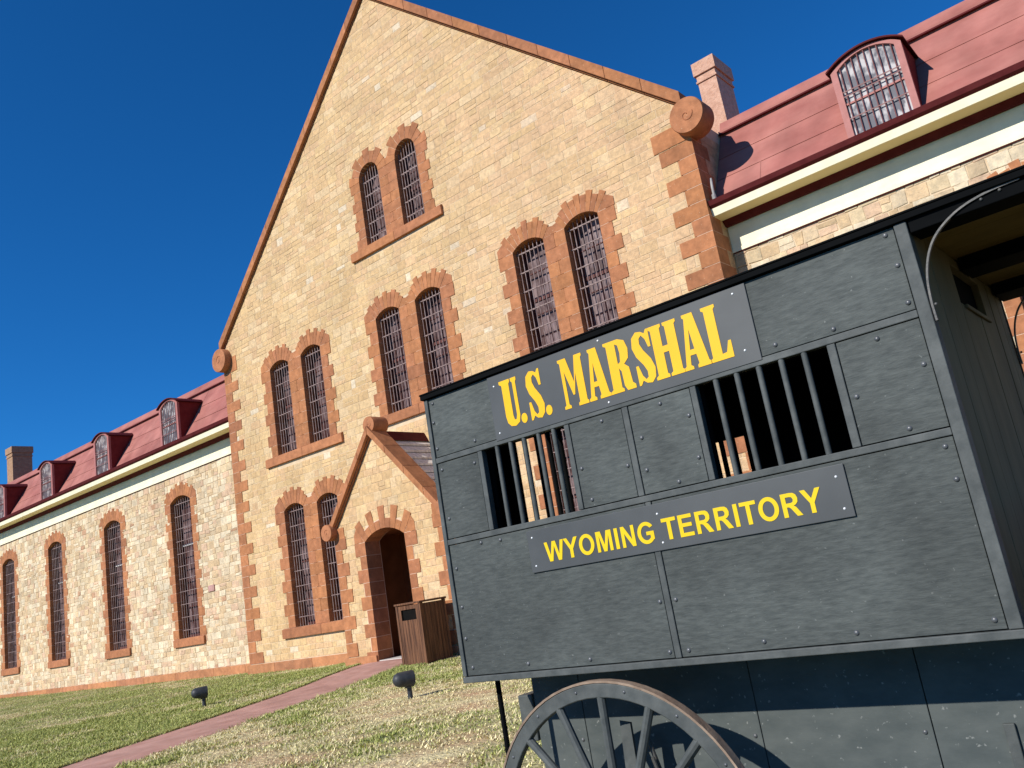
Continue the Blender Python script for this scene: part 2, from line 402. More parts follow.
BARCACHE = {}
def window(o, y, parent, depth=.30, nb=8, rail=.55, barmat='bars', key=None, dorm=False):
    """part window (wooden frame) > iron_bars, pane"""
    loc = (o.cx, y, o.z0)
    key = (round(o.w,2), round(o.zs-o.z0,2), round(o.rise,2), nb, rail, dorm)
    if key not in BARCACHE:
        w = o.w; H = o.zs-o.z0; q = Op(0, w, 0, H, o.rise)
        fr = MB(); out = arch(0, w-.02, .002, H, o.rise-.01); inn = arch(0, w-.20, .09, H-.02, max(.05, o.rise-.05))
        fr.prism([out, inn], depth-.05, depth+.03)
        zr = H*rail
        fr.box(-w/2+.095, w/2-.095, depth-.03, depth+.028, zr-.045, zr+.045)
        fr.box(-.018, .018, depth-.018, depth+.026, .09, H+o.rise-.08)
        for t in (.22, .42, .80):
            if abs(t-rail) > .1: fr.box(-w/2+.095, w/2-.095, depth-.017, depth+.025, H*t-.014, H*t+.014)
        pn = MB(); pn.prism([arch(0, w-.15, .05, H, max(.05,o.rise-.03))], depth, depth+.012)
        bb = MB(); yb = .035 if not dorm else .05
        Rr = ((w/2)**2+o.rise**2)/(2*o.rise); zc = H+o.rise-Rr
        for i in range(nb):
            x = -w/2+w*(i+.5)/nb*1.0
            top = zc+math.sqrt(max(.0001, Rr*Rr-x*x))-.004
            bb.tube([(x, yb, -.0+.003), (x+random.uniform(-.004,.004), yb, top*.5), (x, yb, top)], .0135, 6)
        nh = max(3, round((H+o.rise)/.50))
        for i in range(nh):
            z = (i+.6)*(H+.15)/nh
            if z > H: hwz = math.sqrt(max(0, Rr*Rr-(z-zc)**2))
            else: hwz = w/2
            bb.box(-hwz+.004, hwz-.004, yb-.022, yb-.015, z-.011, z+.011)
            bb.box(-hwz+.004, hwz-.004, yb+.015, yb+.022, z-.013, z+.013)
        BARCACHE[key] = (fr, pn, bb, {})
    fr, pn, bb, built = BARCACHE[key]
    if nb == 9 and 'm' not in built:
        mr = MB(); mr.box(-o.w/2+.098, o.w/2-.098, depth-.05, depth-.031, (o.zs-o.z0)*rail-.05, (o.zs-o.z0)*rail+.03)
        mo = mr.build('meeting_rail', M['white'], None); built['m'] = mo.data; bpy.data.objects.remove(mo)
    if 'f' not in built:
        f = fr.build('window', M['frame'], parent); p = pn.build('pane', M['glass' if not dorm else 'dglass'], f)
        b = bb.build('iron_bars', M[barmat], f)
        built['f'] = f.data; built['p'] = p.data; built['b'] = b.data; f.location = loc
        if 'm' in built: linked('meeting_rail', built['m'], f, (0,0,0))
        return f
    f = linked('window', built['f'], parent, loc); linked('pane', built['p'], f, (0,0,0)); linked('iron_bars', built['b'], f, (0,0,0))
    if 'm' in built: linked('meeting_rail', built['m'], f, (0,0,0))
    return f

# openings --------------------------------------------------
pairs = []
w2 = 1.06
for (c0, c1) in ((3.264, 5.015), (8.815, 10.555), (14.353, 16.08)):
    pairs.append(('two', [Op(c0, w2, 7.057, 10.06, .19), Op(c1, w2, 7.057, 10.06, .19)], (c0-1.18, c1+1.14)))
for (c0, c1) in ((3.264, 5.015), (14.353, 16.08)):
    pairs.append(('one', [Op(c0, w2, 1.444, 5.17, .19), Op(c1, w2, 1.444, 5.17, .19)], (c0-1.18, c1+1.14)))
pairs.append(('top', [Op(8.826, .93, 12.438, 14.62, .46), Op(10.50, .93, 12.438, 14.62, .46)], (8.826-1.2, 10.50+1.15)))
ALL = [o for p in pairs for o in p[1]]
DOOR0 = Op(9.66, 1.3, .3, 3.0, .2)          # inner doorway in the main wall
KZ = 11.15                                   # kneeler height
APEX = 21.0; SL = .94
def mforb(a, b):
    out = []
    for _, ops, _s in pairs:
        for o in ops:
            f = o.forb(a, b)
            if f: out.append(f)
        o0, o1 = ops
        if b > o0.z0-.25 and a < o0.zs+.2: out.append((o0.cx, o1.cx))
    return out
ytop = lambda x: APEX-.42-SL*abs(x-XC)       # top of the wall under the coping
wall = MB()
outer = [(0,.40),(BW,.40),(BW,ytop(BW)),(XC,APEX-.42),(0,ytop(0))]
wall.prism([outer]+[o.hole() for o in ALL], 0, .5)
W0 = wall.build('gable_wall', M['mortar'], PRISON)
st = MB()
SLP = math.hypot(1, SL)
masonry(st, .0, BW, .47, 20.6, 0, mforb, (.15,.29), (.20,.56), .004,
        [(SL,1,APEX-.42+SL*XC),(-SL,1,APEX-.42-SL*XC)], cream)
st.build('ashlar_facing', M['stone'], PRISON, fix=False)
for kind, ops, sx in pairs:
    surround(ops, 0, .42, bh=.375 if kind != 'top' else .33, nv=9 if kind != 'top' else 9, small=.33, big=.50 if kind != 'top' else .44,
             vs=(.42,.52) if kind != 'top' else (.36,.48), parent=PRISON, sillx=sx)
    for o in ops: window(o, .10, PRISON)
# white strip painted in as a reflection on the first ground floor window
bl = MB(); bl.box(3.36, 3.70, .372, .380, 1.9, 5.1); bl.build('pane_reflection_strip', M['white'], PRISON)

# corner quoins
def quoins(x, sgn, z0, z1, y, parent, bh=.36, short=.42, long=.80, name='corner_quoins', side=.5):
    mb = MB(); q0, q1 = sorted((x-.008*sgn, x+sgn*(short-.04))); mb.box(q0, q1, y-.017, y+side*.9, z0+.01, z1-.01, mi=1); n = round((z1-z0)/bh); h = (z1-z0)/n
    for i in range(n):
        ln = (long if i % 2 == 0 else short)+random.uniform(-.03,.03)
        xa, xb = (x-.012*sgn, x+sgn*ln) ; xa, xb = min(xa,xb), max(xa,xb)
        mb.box(xa, xb, y-.022-random.uniform(0,.006), y+(side if i % 2 else side*1.5), z0+i*h+.008, z0+(i+1)*h-.008, brown())
    return mb.build(name, [M['brown'], M['brownm']], parent, bevel=0)
quoins(0, 1, .47, 11.0, 0, PRISON)
quoins(BW, -1, .47, 10.72, 0, PRISON, bh=.375, long=.86)

# the body of the gabled block behind its front wall
bd = MB()
bd.box(.02, .5, .5, 11.49, .2, 10.9); bd.build('side_wall', M['mortar'], PRISON); bd = MB(); bd.box(BW-.5, BW-.003, .5, 11.49, .2, 11.4); bd.build('side_wall', M['mortar'], PRISON); bd = MB()
bd.prism([[(0,.2),(BW,.2),(BW,11.4),(XC,20.2),(0,11.4)]], 11.5, 12.0)
bd.build('back_wall', M['mortar'], PRISON)
sidest = MB()   # stone facing on the right flank above and beside the wing roof
z = .5
while z < 10.9:
    h = random.uniform(.2,.34); yy = .5
    while yy < 3.4:
        w = random.uniform(.3,.6)
        c = cream(16, z)
        sidest.add([(BW+.010,yy+.006,z+.006),(BW+.010,yy+w-.006,z+.006),(BW+.010,yy+w-.006,z+h-.006),(BW+.010,yy+.006,z+h-.006)], [(0,1,2,3)], c)
        yy += w
    z += h
sidest.build('flank_facing', M['stone'], PRISON, fix=False)
rf = MB()
for s in (-1, 1):
    xe = XC+s*(XC-.03); ze = APEX-.75-SL*(XC-.03)
    rf.add([(XC,.45,APEX-.75),(xe,.45,ze),(xe,12.2,ze),(XC,12.2,APEX-.75),(XC,.45,APEX-.95),(xe,.45,ze-.2),(xe,12.2,ze-.2),(XC,12.2,APEX-.95)],
           [(0,1,2,3),(4,5,6,7),(0,1,5,4),(1,2,6,5),(2,3,7,6)])
rf.build('gable_roof', M['roof'], PRISON)

# raking coping with joints
def coping(xc, xe, zapex, slope, y0, y1, th, n, parent, name='coping', right=None):
    for s in (-1, 1):
        mb = MB(); half = abs(xe-xc)
        if right and s == 1: half, slope = right
        for i in range(n):
            a = half*i/n+.004; b = half*(i+1)/n-.004
            xa, xb = xc+s*a, xc+s*b; za, zb = zapex-slope*a, zapex-slope*b
            c = brown()
            P = [(xa,za),(xb,zb),(xb,zb-th),(xa,za-th)]
            mb.prism([P], y0, y1, c)
            P2 = [(xa,za-th+.0),(xb,zb-th+.0),(xb,zb-th-.05),(xa,za-th-.05)]
            mb.prism([P2], y0+.10, y1-.05, c)
        mb.build(name, M['brown'], parent, bevel=.01)
coping(XC, -.02, APEX, SL, -.14, .55, .34, 11, PRISON)

def scroll(cx, cz, r, y0, y1, parent, sgn=1, name='kneeler_scroll'):
    """big round stone scroll with a spiral cut in its face"""
    mb = MB(); seg = 48; c = brown()
    prof = [(r*.97, y0), (r, y0+.03), (r, y1-.03), (r*.97, y1)]
    vs = []; fs = []
    for (rr, yy) in prof:
        for k in range(seg):
            a = 2*math.pi*k/seg; vs.append((cx+rr*math.cos(a), yy, cz+rr*math.sin(a)))
    for j in range(len(prof)-1):
        for k in range(seg): fs.append((j*seg+k, j*seg+(k+1) % seg, (j+1)*seg+(k+1) % seg, (j+1)*seg+k))
    fs += [tuple(range(seg)), tuple(range(3*seg, 4*seg))]
    mb.add(vs, fs, (.41,.17,.08))
    # raised spiral fillet
    pts = []
    for i in range(46):
        t = i/45; a = sgn*(t*1.9*math.pi)+.6; rr = r*(.06+.34*t)
        pts.append((cx+rr*math.cos(a), y0-.002, cz+rr*math.sin(a)))
    sp = MB(); sp.tube(pts, [r*.030+.0*t for t in range(46)], 6, (.36,.14,.07))
    o = mb.build(name, M['brown'], parent, smooth=True); sp.build('spiral_fillet', M['brown'], o, smooth=True)
    return o
scroll(.10, 11.17, .43, -.28, .55, PRISON, -1)
scroll(BW+.12, 11.17, .425, -.28, .30, PRISON, 1)
scroll(XC, 21.2, .5, -.28, .55, PRISON, 1, 'apex_scroll')
for xa, xb in ((-.012, .80), (BW-.98, BW+.012)):
    kb = MB(); kb.box(xa, xb, -.026, .5, 10.74, 11.2, brown()); kb.build('kneeler_stone', M['brown'], PRISON, bevel=.01)

# plinth
def plinth(x0, x1, y, z0, z1, parent, step=1.7, axis='x'):
    mb = MB(); x = x0
    while x < x1-.05:
        w = min(random.uniform(step*.8, step*1.25), x1-x)
        if x1-(x+w) < .4: w = x1-x
        c = tuple(v*k for v, k in zip(brown(), (1.12,1.2,1.3)))
        mb.box(x+.004, x+w-.004, y, y+.25, z0, z1, c); x += w
    return mb.build('plinth', M['brown'], parent, bevel=.012)
plinth(-.10, 7.62, -.09, -.3, .45, PRISON); plinth(12.05, BW+.1, -.09, -.3, .45, PRISON)

# ---- wings
WZ = 8.10     # top of the rubble wall (behind the frieze)
WW = []
for c in (-5.22, -11.02, -16.88, -22.55, -28.3): WW.append(Op(c, 1.55, 1.70, 6.98, .24))
WR = [Op(25.25, 1.55, 1.70, 6.98, .24), Op(31.1, 1.55, 1.70, 6.98, .24)]
for x0, x1, ops in ((-32, 0, WW), (BW, 35, WR)):
    mb = MB(); mb.prism([[(x0,.2),(x1,.2),(x1,9.0),(x0,9.0)]]+[o.hole() for o in ops], YW, YW+.5)
    mb.build('wing_wall', M['mortar'], PRISON)
    s2 = MB()
    fb = lambda a, b, ops=ops: [f for f in (o.forb(a, b) for o in ops) if f]
    masonry(s2, x0, x1-(.0 if x0 > 0 else .01), .45, 8.12, YW, fb, (.13,.30), (.16,.46), .016, None, rubble, gap=.008, proud=(.006,.022))
    s2.build('rubble_facing', M['stone'], PRISON, fix=False)
    for o in ops:
        surround([o], YW, .42, bh=.36, nv=11, small=.27, big=.44, vs=(.40,.50), parent=PRISON, sillx=(o.cx-1.12, o.cx+1.12))
        window(o, YW+.10, PRISON, nb=9, rail=.68)
plinth(-32, -.10, YW-.12, -.3, .45, PRISON, 2.2); plinth(BW+.1, 35, YW-.12, -.3, .45, PRISON, 2.2)
def wing_trim(x0, x1, endl, endr):
    def ext(prof, name, m, bev=0, dx0=0, dx1=0):
        mb = MB(); n = len(prof); xa, xb = x0+dx0, x1+dx1
        vs = [(xa, p[0], p[1]) for p in prof]+[(xb, p[0], p[1]) for p in prof]
        fs = [tuple(range(n)), tuple(range(n, 2*n))[::-1]]+[(i, (i+1) % n, (i+1) % n+n, i+n) for i in range(n)]
        mb.add(vs, fs); return mb.build(name, m, PRISON)
    ext([(.82,8.12),(.82,8.80),(1.1,8.80),(1.1,8.12)], 'frieze', M['cream'])
    ext([(.79,8.05),(.79,8.14),(1.05,8.14),(1.05,8.05)], 'frieze_moulding', M['cream'])
    ext([(.80,8.03),(.80,8.048),(.86,8.048),(.86,8.03)], 'frieze_drip', M['trimred'])
    ext([(.60,8.80),(.72,8.68),(.819,8.68),(.819,8.80)], 'bed_moulding', M['trimred'])
    ext([(.19,8.805),(.60,8.803),(1.1,8.803),(1.1,8.86),(.19,8.86)], 'soffit', M['soffit'])
    ext([(.12,8.97),(.15,8.80),(.187,8.80),(.187,8.97)], 'fascia', M['cream'])
    ext([(.03,9.14),(.06,9.03),(.13,8.973),(.30,8.973),(.30,9.02),(.09,9.055),(.06,9.14)], 'gutter', M['trimred'])
    ext([(.32,9.0),(.36,9.06),(1.72,11.30),(1.72,11.38),(1.66,11.38),(1.66,11.43),(1.76,11.46),(1.90,11.74),(6.5,12.2),(11.5,11.7),(11.5,9.0)], 'mansard_roof', M['roof'])
    ext([(1.63,11.33),(1.65,11.375),(1.70,11.375),(1.70,11.33)], 'curb_moulding', M['trimred'])
    ext([(11.2,.2),(11.2,9.0),(11.6,9.0),(11.6,.2)], 'rear_wall', M['mortar'])
    # horizontal and vertical sheet seams
    mb = MB()
    for t in (.36, .66):
        yy = .36+(1.72-.36)*t; zz = 9.06+(11.30-9.06)*t
        mb.add([(x0,yy-.012,zz+.004),(x1,yy-.012,zz+.004),(x1,yy+.004,zz+.022),(x0,yy+.004,zz+.022),(x0,yy+.02,zz-.004),(x1,yy+.02,zz-.004)], [(0,1,3,2),(0,1,5,4)])
    x = x0+1.1
    k = 0
    while x < x1:
        t0 = (0,.36,.66)[k % 3]; t1 = (.36,.66,1)[k % 3]; k += 2
        mb.add([(x-.008,.352+1.36*t0,9.067+2.24*t0),(x+.008,.352+1.36*t0,9.067+2.24*t0),(x+.008,.352+1.36*t1,9.067+2.24*t1),(x-.008,.352+1.36*t1,9.067+2.24*t1)], [(0,1,2,3)])
        x += random.uniform(2.2,3.2)
    mb.build('roof_seams', M['roof'], PRISON)
wing_trim(-32, -.004, 0, 0)
wing_trim(BW+.014, 35, 0, 0)

DORM = {}
def dormer(cx, w=1.42):
    """part dormer (casing) > dormer_cheeks, dormer_roof, iron_bars, pane"""
    loc = (cx, .30, 9.12)
    if DORM:
        d = linked('dormer', DORM['dormer'], PRISON, loc)
        for n, me_ in DORM['kids']: linked(n, me_, d, (0,0,0))
        return d
    hw = w/2; H = 1.62; rise = .26
    out = arch(0, w, 0, H, rise, 14); inn = arch(0, w-.26, .12, H-.01, rise-.045, 14)
    mb = MB(); mb.prism([out, inn], 0, .10); d = mb.build('dormer', M['casing'], PRISON, bevel=.006); d.location = loc
    for s in (-1, 1):
        ck = MB()
        xa, xb = sorted((s*(hw-.03), s*(hw-.002)))
        ck.add([(xa,.101,-.02),(xa,.101,H+.02),(xa,1.30,H+.02),(xa,.12,-.02),(xb,.101,-.02),(xb,.101,H+.02),(xb,1.30,H+.02),(xb,.12,-.02)],
               [(0,1,2,3),(4,5,6,7),(0,1,5,4),(1,2,6,5),(2,3,7,6),(3,0,4,7)])
        ck.build('dormer_cheek', M['dormer'], d)
    rr = MB(); top = arch(0, w+.16, H-.02, H+.02, rise+.02, 14)[1:-1] if False else [p for p in arch(0, w+.14, 0, H, rise, 14) if p[1] > H-.001]
    vs = []; n = len(top)
    for (yy, dz) in ((-.07, .0), (-.07, .038), (1.75, .038), (1.75, .0)):
        for p in top: vs.append((p[0], yy, p[1]+dz+.012))
    fs = []
    for a in range(4):
        b = (a+1) % 4
        for i in range(n-1): fs.append((a*n+i, a*n+i+1, b*n+i+1, b*n+i))
    fs += [(0, n, 2*n, 3*n), (n-1, 2*n-1, 3*n-1, 4*n-1)]
    rr.add(vs, fs); rr.build('dormer_roof', M['trimred'], d)
    pn = MB(); pn.prism([arch(0, w-.20, .10, H+.0, rise-.04, 12)], .07, .085); pn.build('pane', M['dglass'], d)
    sa = MB(); sa.box(-hw+.131, hw-.131, .040, .068, .84, .88); sa.build('sash_rail', M['casing'], d)
    ww = w-.262; bb = MB(); nb = 9; Rr = ((ww/2)**2+(rise-.045)**2)/(2*(rise-.045)); zc = H-.01+rise-.045-Rr
    for i in range(nb):
        x = -ww/2+ww*(i+.5)/nb; bb.tube([(x,.025,.121),(x,.025,zc+math.sqrt(Rr*Rr-x*x)-.002)], .0125, 6)
    for z in (.52, 1.02, 1.12): bb.box(-ww/2+.002, ww/2-.002, .004, .012, z-.012, z+.012)
    bb.build('iron_bars', M['dbars'], d)
    DORM['dormer'] = d.data; DORM['kids'] = [(c.name.split('.')[0], c.data) for c in d.children]
    return d
for cx in (-4.68, -10.50, -16.28, -22.05, -27.9, 23.22, 29.1): dormer(cx)

# chimneys
def chimney(x0, x1, y0, y1, z0, z1, m):
    mb = MB()
    def sl(e, za, zb): mb.box(x0-e, x1+e, y0-e, y1+e, za, zb)
    sl(0, z0, z1-.62); sl(.035, z1-.618, z1-.56); sl(.01, z1-.558, z1-.40); sl(.06, z1-.398, z1-.02); sl(.03, z1-.019, z1)
    mb.build('chimney', m, PRISON, bevel=.02)
chimney(18.62, 19.15, 3.1, 4.15, 11.2, 14.36, M['chim'])
chimney(-28.3, -27.45, 3.0, 4.1, 11.2, 14.42, M['chimold'])
# down pipe in the angle beside the block
dp = MB(); dp.tube([(BW+.12,.22,9.02),(BW+.12,.24,9.5),(BW+.10,.32,9.75)], .03, 10); dp.tube([(BW+.12,.22,9.12),(BW+.12,.22,9.32)], .05, 10)
dp.build('downpipe', M['pipe'], PRISON, smooth=True)
pq = MB(); pq.box(-3.60,-3.20,YW-.05,YW,3.23,3.46,(.46,.27,.24)); pq.build('vent_plate', M['brown'], PRISON, bevel=.006)

# ---- porch
PX = 9.65; PW = 3.96; PY = -2.0
PORCH = MB()
pe = 3.98; pap = 6.30; psl = (pap-pe)/(PW/2)
DO = Op(9.66, 1.56, .2, 3.33, .26)
x0p, x1p = PX-PW/2, PX+2.28
PSR = (pap-3.72)/2.34
PORCH.prism([[(x0p,.1),(x1p,.1),(x1p,pap-.30-PSR*2.28),(PX,pap-.30),(x0p,pap-.30-psl*PW/2)], DO.hole()], PY, PY+.45)
porch = PORCH.build('porch', M['mortar'], PRISON)
s3 = MB()
pf = lambda a, b: [f for f in (DO.forb(a, b),) if f]
def creamp(x, z):
    c = Vector(cream(3, z)); return tuple(c*1.02)
masonry(s3, x0p, x1p, .45, 5.9, PY, pf, (.16,.24), (.2,.5), .002, [(PSR,1,pap-.30+PSR*PX),(-psl,1,pap-.30-psl*PX)], creamp, gap=.005)
s3.build('porch_facing', M['stone'], porch, fix=False)
# porch side walls + facing
for xa, xb in ((x0p, x0p+.4), (x1p-.4, x1p)):
    sw = MB(); sw.box(xa, xb, PY+.45, .0, .1, 3.62); sw.build('porch_side_wall', M['mortar'], porch)
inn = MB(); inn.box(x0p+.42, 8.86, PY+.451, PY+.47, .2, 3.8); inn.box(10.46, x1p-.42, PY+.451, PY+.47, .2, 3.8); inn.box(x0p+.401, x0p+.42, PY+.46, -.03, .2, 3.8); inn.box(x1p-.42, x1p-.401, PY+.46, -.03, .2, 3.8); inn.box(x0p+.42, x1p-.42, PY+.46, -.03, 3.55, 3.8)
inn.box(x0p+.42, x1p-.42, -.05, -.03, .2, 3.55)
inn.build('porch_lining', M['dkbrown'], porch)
idr = MB(); idr.box(9.05, 10.27, -.10, -.052, .33, 2.9)
for zz in (.5, 1.3, 2.1): idr.box(9.13, 9.62, -.115, -.101, zz, zz+.62); idr.box(9.70, 10.19, -.115, -.101, zz, zz+.62)
idr.build('entrance_door', M['frame'], porch)
surround([DO], PY, .50, bh=.34, nv=9, small=.22, big=.40, vs=(.22,.56), sill=False, parent=porch, name='door_surround')
quoins(x0p, 1, .47, 3.62, PY, porch, bh=.35, short=.28, long=.46, side=.3)
quoins(x1p, -1, .47, 3.62, PY, porch, bh=.35, short=.28, long=.46, side=.3)
def cop2():
    coping(PX, x0p-.04, pap, psl, PY-.16, PY+.40, .22, 4, porch, 'porch_coping', right=(2.40, PSR))
cop2()
scroll(PX+.02, 6.33, .225, PY-.08, PY+.44, porch, 1, 'porch_apex_scroll')
scroll(x0p-.06, 3.79, .225, PY-.24, PY+.1, porch, -1, 'porch_kneeler_scroll'); scroll(x1p+.16, 3.70, .225, PY-.24, PY+.1, porch, 1, 'porch_kneeler_scroll')
for xa, xb in ((x0p-.01, x0p+.42), (x1p-.42, x1p+.01)):
    kb = MB(); kb.box(xa, xb, PY-.027, PY+.3, 3.56, 3.86, brown()); kb.build('porch_kneeler_stone', M['brown'], porch, bevel=.008)
nrow = 12
for s_, wd_, sl_ in ((-1, PW/2+.12, psl), (1, 2.5, PSR)):
    pr = MB()
    for i in range(nrow):
        a = wd_*i/nrow; b = wd_*(i+1)/nrow+.02
        za = pap-.34-sl_*a; zb = pap-.34-sl_*b
        P = [(PX+s_*a, za), (PX+s_*b, zb+.085), (PX+s_*b, zb+.03), (PX+s_*a, za-.03)]
        pr.prism([P], PY+.41, -.03)
    pr.build('porch_roof_slope', M['shingle'], porch)
rc = MB(); rc.prism([[(PX-.14,pap-.40),(PX,pap-.12),(PX+.14,pap-.40),(PX,pap-.3)]], PY+.41, -.02); rc.build('ridge_cap', M['trimred'], porch)
plinth(x0p-.08, 8.87, PY-.08, -.2, .45, porch, 1.0); plinth(10.45, x1p+.08, PY-.08, -.2, .45, porch, 1.0)
th = MB(); th.box(8.90, 10.42, PY-.02, -.05, .05, .315); th.build('threshold', M['slab'], porch)

# ------------------------------------------------------------------ ground
def gz(x, y):
    z = .165 + .0075*max(0, -5-x) + .12*math.exp(-((x-9.6)/3.2)**2-((y+2.0)/1.9)**2)
    return z
def pnoise(x, y):
    a = noise.fractal(Vector((x*.55, y*.55, 1.7)), 1, 2, 4); b = noise.fractal(Vector((x*2.6, y*2.6, 7.7)), 1, 2, 3)
    return a*.9+b*.5
PL = [(8.2,-1.95),(8.95,-3.9),(10.2,-6.1),(10.95,-7.5),(11.75,-9),(13.0,-11.5),(15.5,-16),(18,-21)]
PR = [(10.6,-1.95),(11.15,-4.0),(12.15,-6.1),(12.8,-7.5),(13.5,-9),(14.6,-11.5),(16.9,-16),(19.4,-21)]
def edge(P, y):
    for (xa, ya), (xb, yb) in zip(P, P[1:]):
        if ya >= y >= yb: return xa+(xb-xa)*(ya-y)/(ya-yb)
    return None
def lawn_mix(x, y):
    """0 = dead straw / soil, 1 = green"""
    n = pnoise(x, y)
    xr = edge(PR, y) if -21 < y < -1.95 else None
    right = xr is not None and x > xr
    near = min(1, max(0, (-y-4)/6))
    if right: base = .78-.34*near
    else: base = .97
    if x > 14.5 and y > -9: base = min(base, .48)
    return max(0, min(1, base+n*.8)), right
G1 = Vector((.25,.31,.07)); G2 = Vector((.56,.55,.20)); S1 = Vector((.74,.64,.36)); D1 = Vector((.60,.40,.23))
def soilcol(x, y):
    m, r = lawn_mix(x, y); n2 = noise.fractal(Vector((x*1.3+9, y*1.3, 4)), 1, 2, 3)
    c = D1.lerp(S1, max(0, min(1, .5+n2))).lerp(Vector((.27,.28,.11)), m)
    far = max(0, min(1, (x-24.2)/1.0)); far = max(far, min(1, max(0, (-14.6-y)/1.0)))  # unseen ground by wagon and camera darkened to cut bounced light
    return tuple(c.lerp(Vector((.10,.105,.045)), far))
def axis(lo, hi, step, far):
    a = list(np.arange(lo, hi+1e-6, step)); e = step; x = hi
    while x < far: e *= 1.35; x += e; a.append(x)
    x = lo; e = step; b = []
    while x > -far: e *= 1.35; x -= e; b.append(x)
    return b[::-1]+a
xs = axis(-12, 28, .2, 900); ys = axis(-21, 1, .2, 900)
vs = [(x, y, gz(x, y)) for y in ys for x in xs]; nx = len(xs)
fs = [(j*nx+i, j*nx+i+1, (j+1)*nx+i+1, (j+1)*nx+i) for j in range(len(ys)-1) for i in range(nx-1)]
me = bpy.data.meshes.new('ground'); me.from_pydata(vs, [], fs); me.materials.append(M['soil'])
ca = me.color_attributes.new('Col', 'FLOAT_COLOR', 'POINT')
buf = []
for v in vs:
    c = soilcol(v[0], v[1]) if abs(v[0]) < 60 and abs(v[1]) < 60 else (.12,.125,.055)
    buf += [*c, 1]
ca.data.foreach_set('color', buf)
me.polygons.foreach_set('use_smooth', [True]*len(me.polygons))
g = bpy.data.objects.new('ground', me); COL.objects.link(g); tag(g, 'lawn of green turf and dry straw patches in front of the stone prison', 'lawn', kind='structure')
# path
mb = MB(); N = 90; K = 6; pts = []
for i in range(N+1):
    y = -1.98-(19)*i/N; a = edge(PL, y); b = edge(PR, y)
    a += .04*noise.noise(Vector((y*3,0,0))); b += .05*noise.noise(Vector((y*3,5,0)))
    for k in range(K+1):
        x = a+(b-a)*k/K; pts.append((x, y, gz(x, y)+.014-(.012 if k in (0, K) else 0)))
mb.add(pts, [(i*(K+1)+k, i*(K+1)+k+1, (i+1)*(K+1)+k+1, (i+1)*(K+1)+k) for i in range(N) for k in range(K)])
p = mb.build('path', M['path'], None, smooth=True); tag(p, 'narrow reddish concrete path leading to the arched porch door', 'path', kind='structure')

# grass blades
rng = np.random.default_rng(5)
BV = []; BF = []; BC = []
def sow(n, x0, x1, y0, y1):
    X = rng.uniform(x0, x1, n); Y = rng.uniform(y0, y1, n); U = rng.random((n, 6))
    for i in range(n):
        x, y = float(X[i]), float(Y[i]); u = U[i]
        if y > YW-.14 and x < 0: continue
        if y > -.12 and x >= -.1: continue
        if 7.55 < x < 12.05 and y > -2.1: continue
        if y < -1.95:
            a = edge(PL, y); b = edge(PR, y)
            if a is not None and a+.02+.10*(u[4]-.5) < x < b-.02-.16*(u[5]-.5): continue
        if 11.0 < x < 11.95 and -3.15 < y < -2.15: continue
        m, r = lawn_mix(x, y)
        if u[0] > .30+.75*m: continue
        h = (.014+.024*m)*(.6+.8*u[1])*max(.5, 1+1.2*noise.noise(Vector((x*4, y*4, 2))))
        if u[5] > .99: h *= 1.7
        a = u[2]*6.283; w = .008+.006*u[3]; lean = h*(2.2*u[4]-.3)
        z = gz(x, y)-.002; ca_, sa_ = math.cos(a), math.sin(a)
        o = len(BV)
        BV.append((x-ca_*w, y-sa_*w, z)); BV.append((x+ca_*w, y+sa_*w, z)); BV.append((x-sa_*lean, y+ca_*lean, z+h)); BF.append((o, o+1, o+2))
        g_ = G1.lerp(G2, u[3]); c = S1.lerp(g_, 1 if u[1] < m*1.15-.05 else 0)*(.75+.5*u[2])
        BC.append((c.x, c.y, c.z, 1))
sow(60000, 14, 19, -12, -2); sow(60000, 14.4, 24.6, -14.6, -12); sow(20000, 19, 24, -12, -8); sow(150000, 4, 14.5, -12, -.1); sow(26000, -7, 4, -9, .75); sow(12000, -24, -7, -6, .75); sow(6000, 15, 20, -4, -.1)
for i in range(9000):      # fuller turf lip along the left edge of the path
    y = -2.1-9.8*rng.random(); x = edge(PL, y)-.13*rng.random()**1.5-.01; h = .035+.03*rng.random(); a = 6.283*rng.random(); w = .009
    z = gz(x, y)-.002; o = len(BV); ca_, sa_ = math.cos(a), math.sin(a); le = h*.7*rng.random()
    BV.append((x-ca_*w, y-sa_*w, z)); BV.append((x+ca_*w, y+sa_*w, z)); BV.append((x-sa_*le, y+ca_*le, z+h)); BF.append((o, o+1, o+2))
    c = G1.lerp(G2, .5+.5*rng.random()); BC.append((c.x, c.y, c.z, 1))
me = bpy.data.meshes.new('grass'); me.from_pydata(BV, [], BF); me.materials.append(M['blade'])
ca = me.color_attributes.new('Col', 'FLOAT_COLOR', 'CORNER'); ca.data.foreach_set('color', np.repeat(np.array(BC, dtype=np.float32), 3, axis=0).ravel())
gr = bpy.data.objects.new('grass', me); COL.objects.link(gr); tag(gr, 'short patchy grass blades, green near the wall and straw coloured near the wagon', 'grass', kind='stuff')

